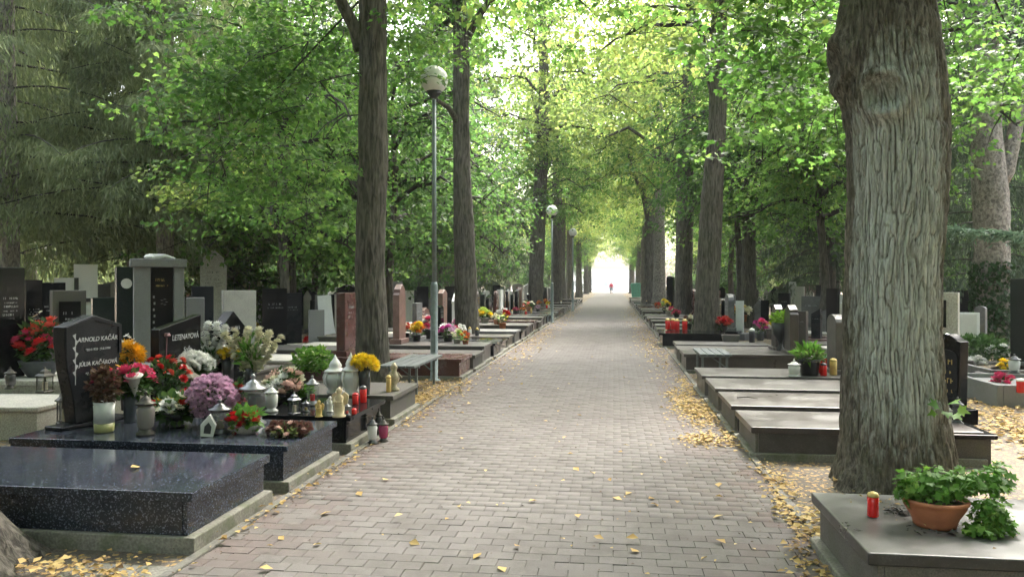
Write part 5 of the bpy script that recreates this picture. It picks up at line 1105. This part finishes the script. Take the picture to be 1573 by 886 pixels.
# a second rank at the back of the two graves
i = It('flower_vase', 'dark vase with golden orange chrysanthemums beside the carved headstone', 'vase', 193, 630, Z2)
pot(i.t, 'vase', .05, .20, BLACKP); pts_ = [(.03, 0, .62), (-.05, .0, .46), (.09, .03, .58)]; stems(i.t, pts_, .15); blossoms(i.t, 'mum', 'gold', pts_, .24, 1); foliage(i.t, 140, .10, .24, .36, .08, 3); blossoms(i.t, 'lily', 'white', ball_pts(8, .10, .10, .66, 4), .06, 3)
i = It('flower_vase', 'tall dark vase of red and salmon carnations before the monument', 'vase', 256, 634, Z2)
pot(i.t, 'vase', .05, .2, BLACKP); pts_ = ball_pts(17, .22, .26, .32, 6); stems(i.t, pts_, .15); blossoms(i.t, 'rose', 'red', pts_[::2], .07, 1); blossoms(i.t, 'rose', 'salmon', pts_[1::2], .065, 1); blossoms(i.t, 'daisy', 'white', ball_pts(9, .2, .2, .36, 3), .06, 1); foliage(i.t, 260, .17, .2, .34, .07, 3)
house('large bronze lantern with a wide hat half hidden behind the flowers', 284, 626, Z2, 72, 32, plain('old_brass', (.12, .105, .075), .45, .4), sides=6)
i = It('flower_vase', 'dome of white chrysanthemums above the bronze lantern', 'vase', 297, 618, Z3)
pot(i.t, 'vase', .06, .24, BLACKP); pts_ = ball_pts(46, .20, .12, .40, 6, up=0); blossoms(i.t, 'mum', 'white', pts_, .10, 1); foliage(i.t, 200, .17, .10, .36, .08, 3)
i = It('flower_vase', 'spray of tall white gladioli left of the yellow flowers', 'vase', 322, 596, Z3)
pot(i.t, 'vase', .055, .28, GLASS)
sp_ = []
for k in range(5):
    a = -.5 + k * .22
    for j in range(9): sp_.append((math.sin(a) * (.2 + j * .05) * 1.0, .03 * math.cos(k * 2 + j), .30 + math.cos(a) * j * .062))
blossoms(i.t, 'rose', 'white', sp_, .085, 4); blossoms(i.t, 'lily', 'white', sp_[::2], .11, 5); stems(i.t, sp_, .2); foliage(i.t, 120, .10, .2, .35, .12, 7, up=1.2, wr=.12)
i = It('flower_vase', 'tall black vase crowned with bright yellow chrysanthemums', 'vase', 350, 596, Z3)
pot(i.t, 'vase', .075, .36, BLACKP); pts_ = ball_pts(12, .115, .08, .40, 6, up=.1); blossoms(i.t, 'mum', 'yellow', pts_, .12, 1)
i = It('flower_vase', 'fan of cream gladioli spikes right of the yellow flowers', 'vase', 385, 598, Z3)
pot(i.t, 'vase', .075, .26, BLACKP); sp_ = []
for k in range(6):
    a = -.55 + k * .24
    for j in range(9): sp_.append((math.sin(a) * (.2 + j * .055), .03 * math.cos(k * 2 + j), .26 + math.cos(a) * j * .06))
blossoms(i.t, 'rose', 'cream', sp_, .085, 4); blossoms(i.t, 'lily', 'cream', sp_[::2], .12, 5); stems(i.t, sp_, .2, GERAN); foliage(i.t, 60, .14, .22, .40, .14, 7, GERAN, up=1.2, wr=.1)
i = It('flower_vase', 'upright bunch of deep red carnations behind the glass heart lantern', 'vase', 366, 640, Z2)
pot(i.t, 'vase', .045, .12, BLACKP); blossoms(i.t, 'rose', 'red', [(.0, 0, .30), (.03, 0, .25), (-.03, -.02, .22), (.02, -.03, .17), (-.02, 0, .13)], .085, 2); foliage(i.t, 90, .06, .14, .2, .06, 7)
jar('tall clear glass urn lantern with grey dome', 389, 652, Z2, 78, 42, GLASS, plain('pewter', (.22, .22, .22), .35, .6))
# on the glossy black grave
jar('small white dome lamp on a blue foot at the front of the black slab', 417, 632, Z3, 42, 22, PORC, PORC)
i = It('flower_bowl', 'dark bowl of blush and white roses on the black slab', 'flower arrangement', 436, 618, Z3)
pot(i.t, 'bowl', .10, .12, BLACKP); pts_ = ball_pts(26, .21, .23, .11, 5)
for k, p_ in enumerate(pts_): blossoms(i.t, 'rose', ['blush', 'white', 'cream', 'blush'][k % 4], [p_], .095, k)
foliage(i.t, 260, .17, .17, .16, .08, 9)
house('silver diamond shaped lantern at the front edge of the black slab', 452, 636, Z3, 34, 16, SILVER, rz=.2)
i = It('potted_plant', 'small green sprig in a black pot between the lanterns', 'plant', 467, 618, Z3); pot(i.t, 'pot', .045, .06, BLACKP); foliage(i.t, 160, .09, .08, .11, .06, 4, GERAN)
jar('clear lantern with a red candle inside on the black slab', 480, 622, Z3, 46, 22, GLASS, plain('grey_tin', (.2, .2, .2), .4, .5), candle=REDP)
i = It('planter', 'long red brown trough of white flowering begonias', 'planter', 480, 584, Z3)
obj('trough', MB().prism([(-.20, 0), (.20, 0), (.24, .15), (-.24, .15)], -.09, .09).mesh('trough'), RED, i.t, (0, 0, 0), (0, 0, .2), .008); foliage(i.t, 900, .26, .17, .27, .06, 5, GERAN); blossoms(i.t, 'daisy', 'cream', ball_pts(26, .24, .2, .24, 5), .06, 3)
def porc(label, px, py, z, hpx, wpx):
    i = It('grave_lantern', label, 'lantern', px, py, z); h = hpx * i.k; r = wpx * i.k / 2
    obj('body', MB().lathe([(r*.7, 0), (r*.75, h*.05), (r*.6, h*.1), (r*.9, h*.25), (r, h*.4), (r*.8, h*.55)], 16).mesh('body', True), PORC, i.t)
    obj('lid', MB().lathe([(r*.98, h*.551), (r*.85, h*.6), (r*.5, h*.66), (r*.55, h*.72), (r*.4, h*.8), (r*.15, h*.9), (0, h)], 16).mesh('lid', True), PORC, i.t)
    for k in range(6): a = k * 1.047; obj('rib', MB().tube([(r*.9*math.cos(a), r*.9*math.sin(a), h*.2), (r*1.05*math.cos(a), r*1.05*math.sin(a), h*.4), (r*.85*math.cos(a), r*.85*math.sin(a), h*.56)], r*.09, 5).mesh('rib'), PORC, i.t)
porc('wide white porcelain lantern left of its taller twin', 515, 604, Z3, 60, 36); porc('tallest white porcelain lantern beside the yellow flowers', 539, 606, Z3, 66, 30)
i = It('flower_vase', 'black vase of bright yellow chrysanthemums against the nearest left trunk', 'vase', 560, 606, Z3)
pot(i.t, 'vase', .075, .30, plain('dark_glass_vase', (.03, .035, .035), .15)); pts_ = ball_pts(16, .135, .10, .33, 6, up=.1); blossoms(i.t, 'mum', 'yellow', pts_, .14, 1)
def angel(label, px, py, z, hpx, mat):
    i = It('figurine', label, 'figurine', px, py, z); h = hpx * i.k
    obj('body', MB().lathe([(h*.22, 0), (h*.23, h*.04), (h*.17, h*.08), (h*.19, h*.3), (h*.13, h*.55), (h*.16, h*.66), (h*.06, h*.74), (h*.10, h*.82), (h*.10, h*.92), (0, h)], 12).mesh('body', True), mat, i.t)
    for s_ in (-1, 1):
        obj('wing', MB().prism([(s_*h*.04, h*.3), (s_*h*.26, h*.42), (s_*h*.30, h*.7), (s_*h*.16, h*.82), (s_*h*.05, h*.68)][::s_], h*.08, h*.13).mesh('wing'), mat, i.t, bevel=.003)
        obj('arm', MB().tube([(s_*h*.14, 0, h*.62), (s_*h*.13, -h*.13, h*.5), (s_*h*.02, -h*.2, h*.52)], h*.035, 6).mesh('arm'), mat, i.t)
angel('ochre kneeling angel at the front of the black slab', 490, 640, Z3, 26, OCHRE); angel('cream angel with gold wings right of the kneeling one', 521, 640, Z3, 46, plain('cream_gold', (.52, .42, .25), .4)); angel('small silver angel at the front right of the black slab', 507, 632, Z3, 24, PORC)
RC = 'small red candles at the right corner of the black slab'
votive('short red candle at the back right of the black slab', 546, 621, Z3, 18, 10, REDP, REDP); votive('taller red glass candle beside the short one near the slab corner', 558, 618, Z3, 26, 11, REDP, SILVER); votive('smallest red candle low at the slab front', 544, 636, Z3, 9, 8, REDP, REDP)
jar('clear glass candle at the very front of the black slab', 533, 638, Z3, 20, 14, GLASS, SILVER); jar('low clear candle jar left of the ochre angel', 470, 632, Z3, 18, 14, GLASS, SILVER)
# standing on the paving by the black grave
jar('clear teardrop lantern standing on the paving against the black grave', 572, 681, 0, 42, 17, glassmat('milky_glass', (.7, .7, .7), .7), SILVER); jar('magenta glass lantern on the paving next to the clear one', 589, 678, 0, 38, 17, glassmat('magenta_pane', (.30, .03, .10), .8), BRONZE)
jar('dark narrow lantern behind the two lanterns on the paving', 582, 668, 0, 42, 11, BLACKP, BRONZE)
# on the worn grave by the bench
i = It('figurine', 'brass coloured double handled urn on the worn grave near the bench', 'ornament', 605, 600, Z4); kk = i.k
obj('body', MB().lathe([(9*kk, 0), (9*kk, 3*kk), (4*kk, 7*kk), (9*kk, 18*kk), (7*kk, 26*kk), (4*kk, 30*kk), (6*kk, 36*kk), (3*kk, 42*kk), (0, 43*kk)], 14).mesh('body', True), plain('old_gold', (.3, .26, .17), .4, .4, .3, 60), i.t)
for s_ in (-1, 1): obj('handle', MB().tube([(s_*8*kk, 0, 14*kk), (s_*13*kk, 0, 20*kk), (s_*6*kk, 0, 28*kk)], 1.2*kk, 5).mesh('handle'), plain('old_gold', (.3, .26, .17)), i.t)
votive('gold capped candle beside the urn on the worn grave', 597, 602, Z4, 26, 8, OCHRE, GOLD)
# begonias and lanterns on the pale graves at the left edge
i = It('planter', 'dark bowl planter of tall red begonias left of the carved headstone', 'planter', 62, 580, .45)
pot(i.t, 'bowl', .24, .22, SLATE); foliage(i.t, 500, .26, .34, .42, .08, 5, STEMG); pts_ = ball_pts(30, .26, .42, .30, 5); blossoms(i.t, 'rose', 'red', pts_[:10], .11, 3); blossoms(i.t, 'rose', 'pink', pts_[10:20], .10, 3); blossoms(i.t, 'rose', 'salmon', pts_[20:], .10, 3); blossoms(i.t, 'daisy', 'cream', ball_pts(10, .15, .5, .35, 9), .07, 3)
jar('dark lantern with a white top at the far left edge', 16, 597, .47, 34, 17, plain('dark_lantern_glass', (.06, .06, .06), .2), BRONZE); house('square dark lantern left of the carved black headstone', 69, 603, .47, 40, 20, BRONZE, rz=.6)
i = It('flower_vase', 'small beige pot between lantern and pale block', 'pot', 80, 640, .05); pot(i.t, 'pot', .08, .12, plain('beige_pot', (.34, .28, .2), .7))
# on the corner grave, lower right
Z1 = .337
votive('red candle with a gold lid on the corner grave at lower right', 1341, 793, Z1, 38, 17, REDP, GOLD)
i = It('potted_plant', 'wide terracotta bowl of trailing green geranium on the corner grave', 'potted plant', 1436, 806, Z1)
obj('bowl', MB().lathe([(.105, 0), (.11, .02), (.118, .045), (.155, .105), (.158, .125), (.166, .128), (.168, .145), (.15, .147), (.145, .12), (0, .115)], 40).mesh('bowl', True), TERRA, i.t); obj('soil', MB().lathe([(.146, .121), (.05, .135), (0, .137)], 20).mesh('soil', True), plain('soil', (.05, .035, .025), .95), i.t)
def ger(n, cx, cy, cz, rx, ry, rz_, size, seed, out=.6):
    r = np.random.RandomState(seed); u = r.randn(n, 3); u /= np.linalg.norm(u, axis=1)[:, None]; q = r.rand(n) ** .4
    p = u * q[:, None] * np.array([rx, ry, rz_]) + np.array([cx, cy, cz]); no = u * .7 + r.randn(n, 3) * .35 + [0, -.15, .8]
    ax = r.randn(n, 3); ax[:, 2] = ax[:, 2] * .3 - .1; return star_leaves(p, ax, no, size * (.55 + .8 * r.rand(n)))
vs, fs, off = [], [], 0
for args in ((330, -.02, 0, .21, .18, .15, .11, .040, 1), (190, .22, .03, .24, .16, .12, .08, .04, 2), (330, .23, -.10, .09, .09, .08, .10, .034, 3), (160, .17, -.16, .03, .10, .07, .035, .034, 4), (90, .36, .08, .22, .07, .06, .12, .045, 5), (90, -.14, -.02, .19, .07, .07, .09, .04, 6), (60, .31, -.12, .05, .05, .06, .06, .034, 8)):
    v, f = ger(*args); vs.append(v); fs.append(f + off); off += len(v)
o = obj('leaves', np_mesh('leaves', np.concatenate(vs), np.concatenate(fs)), GERAN, i.t); o['kind'] = 'stuff'
sm_ = MB(); rs_ = random.Random(6)
for k in range(26):
    a = rs_.uniform(0, 6.28); e = (math.cos(a) * .16 + .06, math.sin(a) * .13, rs_.uniform(.16, .30)); sm_.tube([(e[0] * .2, e[1] * .2, .12), (e[0] * .6, e[1] * .6, .17), e], [.004, .003, .002], 4)
for k in range(12): sm_.tube([(.12, -.05, .15), (.2 + rs_.uniform(-.03, .1), -.1, .13), (.2 + rs_.uniform(-.06, .15), -.16, .02)], [.003, .003, .002], 4)
obj('stems', sm_.mesh('stems'), GERAN, i.t)
drift('leaf_litter', [(i.t.location.x - .08, i.t.location.y + .20, .12, .05, 60), (i.t.location.x - .1, i.t.location.y - .16, .25, .04, 14)], 31, .035, Z1 + .004, TWIG)
drift('leaf_litter', [(1.9, 4.7, .5, .35, 40), (1.7, 4.9, .25, .1, 46), (2.2, 4.25, .6, .2, 26)], 33, .022, Z1 + .003)
drift('leaf_litter', [(2.0, 5.55, .35, .12, 110), (1.75, 5.9, .2, .3, 80), (2.75, 5.7, .3, .3, 60)], 34, .04, -.02)
jar('clear glass lantern with a knobbed lid right of the lichened trunk', 1471, 651, .268, 42, 18, GLASS, SILVER); jar('small white egg shaped lamp beside the clear lantern', 1457, 650, .268, 28, 12, PORC, PORC)
# sprout on the big trunk
sv, sf = star_leaves(np.array([[-.06, -.5, 1.0], [.02, -.52, 1.02], [.08, -.5, .97], [-.0, -.5, .95], [-.08, -.49, .95], [.04, -.52, .93]]) + np.array([.24, .12, -.27]), np.array([[-1, -.4, .2], [.2, -1, .3], [1, -.5, -.2], [-.2, -1, -.4], [-1, -.4, -.4], [.5, -1, -.2]], float), np.array([[0, -.8, .6]] * 6) + .01, np.array([.09, .1, .09, .08, .07, .08]))
obj('sprout', np_mesh('sprout', sv, sf), GERAN, T0)
# black planter group on the farthest flat top
Z5 = .322
i = It('planter', 'black pot with a spiky pale green plant on the farthest flat top', 'planter', 1243, 576, Z5); pot(i.t, 'pot', .15, .23, BLACKP); foliage(i.t, 130, .17, .11, .30, .12, 5, GERAN, up=1.0, wr=.14); foliage(i.t, 160, .22, .1, .27, .06, 6, DUSTG)
jar('round white lantern left of the black pot', 1220, 578, Z5, 26, 20, glassmat('frosted_glass', (.65, .65, .6), .85), PORC); votive('tall red candle jar right of the black pot', 1258, 573, Z5, 27, 10); votive('short red candle jar in front of the tall one', 1265, 577, Z5, 20, 10, REDP, SILVER); votive('gold candle tin against the rounded brown stele', 1280, 576, Z5, 26, 11, OCHRE, GOLD)
votive('green topped red candle between the red jars and the stele', 1270, 568, Z5, 22, 9, REDP, plain('green_lid', (.05, .2, .08), .4))
i = It('flower_bowl', 'round bowl of lime green plant set between two brown steles', 'flower bowl', 1199, 540, .31); pot(i.t, 'foot', .16, .56, BLACKP); foliage(i.t, 400, .18, .12, .64, .06, 5, leafmat('lime_moss', [(0, (.10, .2, .02)), (1, (.25, .4, .05))], .3, 1.4))
T, w_, top = field('second brown stele with a broken white top beside the lime green bowl', 1206, 1219, 476, 15.4, 'slant', MAUVE, -60, .14, 0, led=False, group='twin brown steles'); 
# flowers farther on, right
def bunch(label, px, py, z, wpx, hpx, cols, potm=BLACKP, n=9, kind='rose', pk='pot', leaf=STEMG):
    i = It('flower_pot', label, 'flower pot', px, py, z); r = wpx * i.k / 2; h = hpx * i.k
    pot(i.t, pk, r * .6, h * .4, potm); pts_ = ball_pts(n, r * .9, h * .45, h * .5, int(px)); foliage(i.t, 60, r * .85, h * .3, h * .52, r * .4, int(px), leaf)
    for k, p_ in enumerate(pts_): blossoms(i.t, kind, cols[k % len(cols)], [p_], r * .75, k)
bunch('pot of vivid red flowers right of the tall right trunk', 1112, 497, .35, 26, 34, ['red'], n=10); bunch('lower pot of coral red flowers right of the tall right trunk', 1111, 510, .33, 24, 22, ['salmon', 'red'], n=9, pk='bowl')
bunch('magenta flowers in a black vase near the white candle box', 1168, 523, .33, 20, 34, ['magenta', 'pink'], n=7, pk='vase'); votive('black square box with a white lid beside the magenta flowers', 1155, 526, .33, 22, 9, BLACKP, PORC)
bunch('bowl of yellow and white flowers behind the magenta ones', 1140, 494, .35, 26, 26, ['yellow', 'cream', 'white'], TERRA, 9)
for k, (px, py) in enumerate([(1026, 506), (1034, 506), (1040, 507), (1052, 507)]): votive(['first red candle from the path edge on the black sided grave', 'second red candle from the path edge on the black sided grave', 'third red candle from the path edge on the black sided grave', 'red candle nearest the trunk on the black sided grave'][k], px, py, .36, 17, 8, group='red candles in front of the dark right trunk')
bunch('yellow green flower pot left of the dark right trunk', 1022, 480, .33, 14, 20, ['lime', 'yellow'], n=6); bunch('small urn with dry grass left of the tall right trunk', 1058, 506, .36, 16, 22, ['cream', 'dried'], n=5)
i = It('planter', 'grey stone trough at the foot of the tall right trunk', 'planter', 1122, 525, .3); obj('trough', MB().prism([(-.16, 0), (.16, 0), (.2, .16), (-.2, .16)], -.12, .12).mesh('trough'), DUST, i.t, bevel=.01); obj('soil', MB().box(-.17, .17, -.1, .1, .15, .165).mesh('soil'), plain('soil', (.05, .035, .025)), i.t)
# flowers farther on, left
bunch('orange and yellow posy just right of the pink pointed stele', 640, 527, .33, 22, 32, ['orange', 'gold', 'yellow'], n=10); bunch('posy of pink and white flowers left of the lamp post', 656, 520, .33, 24, 34, ['blush', 'pink', 'white', 'purple'], n=11); bunch('white and red posy at the foot of the pink stele', 624, 522, .33, 18, 26, ['white', 'salmon', 'cream'], n=8)
bunch('magenta flower pot just right of the lamp post', 688, 527, .33, 24, 30, ['magenta', 'purple', 'white'], n=8); bunch('orange terracotta pot before the forked trunk', 715, 531, .33, 16, 22, ['orange', 'salmon'], TERRA, 5, leaf=GERAN); bunch('pale green spiky plant beside the magenta flowers', 702, 530, .33, 18, 24, ['cream', 'lime'], PALE, 5, leaf=GERAN)
bunch('round terracotta pot of yellowish flowers past the forked trunk', 772, 505, .33, 19, 24, ['yellow', 'cream', 'lime'], TERRA, 7, 'daisy'); bunch('red bowl of green and pink flowers near the third left trunk', 812, 478, .33, 20, 16, ['lime', 'salmon', 'cream'], TERRA, 7, 'daisy', 'bowl'); bunch('yellow green cushion flowers past the forked trunk', 745, 497, .33, 22, 22, ['lime', 'yellow'], PALE, 9)
rp = random.Random(8); used_l = {}
def deco(rows_, side, xe):
    k = 0
    for (y, wd, g) in rows_:
        for j in range(2 if y < 45 else 1):
            if rp.random() < .25: continue
            x = xe + side * rp.uniform(.7, 1.75); yy = y + wd * rp.uniform(.25, .75); cn = rp.choice(['red', 'white', 'yellow', 'pink', 'orange', 'magenta', 'cream', 'salmon', 'purple']); z = g.children[-3].location.z if False else .38
            r = rp.uniform(.09, .15); h = rp.uniform(.28, .42); k += 1
            if rp.random() < .6:
                t = thing('flower_pot', f'pot of {cn} flowers on the {ordn[min(len(ordn)-1, rows_.index((y, wd, g)))]} grave past the bench on the {"left" if side < 0 else "right"}', 'flower pot', (x, yy, g['zt'] + .002), 0, 'flower pots on the graves along the path')
                pot(t, rp.choice(['pot', 'bowl', 'vase']), r * .7, h * .45, rp.choice([TERRA, BLACKP, PALE])); foliage(t, 50, r, h * .3, h * .55, r * .45, k, STEMG); blossoms(t, rp.choice(['rose', 'mum']), cn, ball_pts(7, r, h * .4, h * .5, k), r * .8, k)
            else:
                c_, cl = rp.choice([(REDP, 'red'), (PORC, 'white'), (OCHRE, 'ochre'), (SILVER, 'silver')]); t = thing('grave_candle', f'{cl} candle on the {ordn[min(len(ordn)-1, rows_.index((y, wd, g)))]} grave past the bench on the {"left" if side < 0 else "right"}', 'candle', (x, yy, g['zt'] + .002), 0, 'candles on the graves along the path')
                obj('cup', MB().lathe([(.045, 0), (.05, .01), (.05, .14), (.04, .15)], 10).mesh('cup', True), c_, t); obj('lid', MB().lathe([(.05, .151), (.04, .18), (.01, .21), (0, .22)], 10).mesh('lid', True), GOLD, t)
deco(rowL[3:30], -1, xl); deco(rowR[0:26], 1, xr)
# posies on the field graves so the rows behind look tended
for k in range(46):
    side = rp.choice((-1, -1, 1)); y = rp.uniform(10.5, 30); x = (-rp.uniform(7.2, 9.5 + (y - 10) * .35)) if side < 0 else rp.uniform(4.6, 6.5 + (y - 10) * .3); cn, cm = rp.choice([('red', 'red'), ('white', 'white'), ('yellow', 'yellow'), ('pink', 'pink'), ('orange', 'orange')])
    t = thing('flower_pot', f'{cn} posy among the headstones behind the first row on the {"left" if side < 0 else "right"}', 'flower pot', (x, y, .14 if side else 0), 0, f'{cn} posies behind the first row on the {"left" if side < 0 else "right"}')
    r = rp.uniform(.1, .17); h = rp.uniform(.35, .5); pot(t, 'pot', r * .7, h * .45, rp.choice([TERRA, BLACKP])); foliage(t, 40, r, h * .3, h * .55, r * .5, k, STEMG); blossoms(t, 'rose', cm, ball_pts(7, r, h * .4, h * .5, k), r * .8, k); t.location.z = -.03
# low plants by the ivy trunk, urn, red candle, white sign box
i = It('low_plants', 'low green plants on the kerbed grave under the ivy trunk', 'plant', 1505, 548, .25); foliage(i.t, 900, .5, .25, .15, .09, 5, STEMG); blossoms(i.t, 'rose', 'white', [(.1, -.3, .2), (.28, -.3, .22), (0, -.35, .15)], .11, 1)
jar('white glass urn lantern near the right edge', 1558, 573, .27, 30, 18, glassmat('frosted_glass2', (.6, .62, .62), .85), SILVER); votive('red candle at the right edge with a white band', 1568, 603, .2, 22, 12, REDP, PORC)
i = It('notice_box', 'white sign box on a thin post right of the lichened trunk', 'sign', 1485, 560, 0); d_ = i.d
sb_ = at(1485, 560, 0); zz = CH - (518 - HOR) / F * i.d; zt_ = CH - (480 - HOR) / F * i.d; ww = 34 / F * i.d
obj('board', MB().box(-ww/2, ww/2, -.03, .0, zz, zt_).mesh('board'), WHITE, i.t, rot=(0, 0, -.3), bevel=.008); obj('sheet', MB().box(-ww*.38, ww*.38, -.036, -.031, zz + .05, zt_ - .04).mesh('sheet'), PORC, i.t, rot=(0, 0, -.3)); obj('post', MB().tube([(0, .03, -.03), (0, .03, zt_)], .025, 8).mesh('post'), STEEL, i.t)
# leaf on the polished slab
p_ = at(208, 719, .352); tag(obj('fallen_leaf', LONE, FALLEN, None, (p_.x, p_.y, .355), (0, 0, 1.2)), 'single bright yellow leaf lying on the polished black blue slab', 'leaf')

# ------------------------------------------------------------------ benches
def bench(label, x0, x1, y0, y1, zs, slats, mat, leg_y, leg_x):
    t = thing('bench', label, 'bench', ((x0+x1)/2, (y0+y1)/2, 0), 0, 'benches beside the path'); a, b = (x1-x0)/2, (y1-y0)/2; w_ = (2*a) / slats
    for k in range(slats): obj('slat', MB().box(-a + k * w_ + .006, -a + (k+1) * w_ - .006, -b, b, zs - .035, zs).mesh('slat'), mat, t, bevel=.004)
    for yy in leg_y:
        for xx in leg_x: obj('leg', MB().box(xx - .018, xx + .018, yy - .018, yy + .018, 0, zs - .07).mesh('leg'), STEEL, t)
        obj('cross_bar', MB().box(-a + .02, a - .02, yy - .02, yy + .02, zs - .069, zs - .036).mesh('cross_bar'), STEEL, t)
        obj('brace', MB().tube([(leg_x[-1], yy, zs * .45), (leg_x[0] * .2, yy, zs - .07)], .012, 6).mesh('brace'), STEEL, t)
    return t
bench('grey plank bench under the tall lamp on the left', -3.32, -2.78, 10.55, 12.35, .475, 4, WOODS, (-.55, .55), (-.2, .2))
bench('slatted grey bench on the right edge of the path', 1.42, 1.95, 13.1, 14.35, .46, 4, WOODS, (-.45, .4), (-.2, .2))
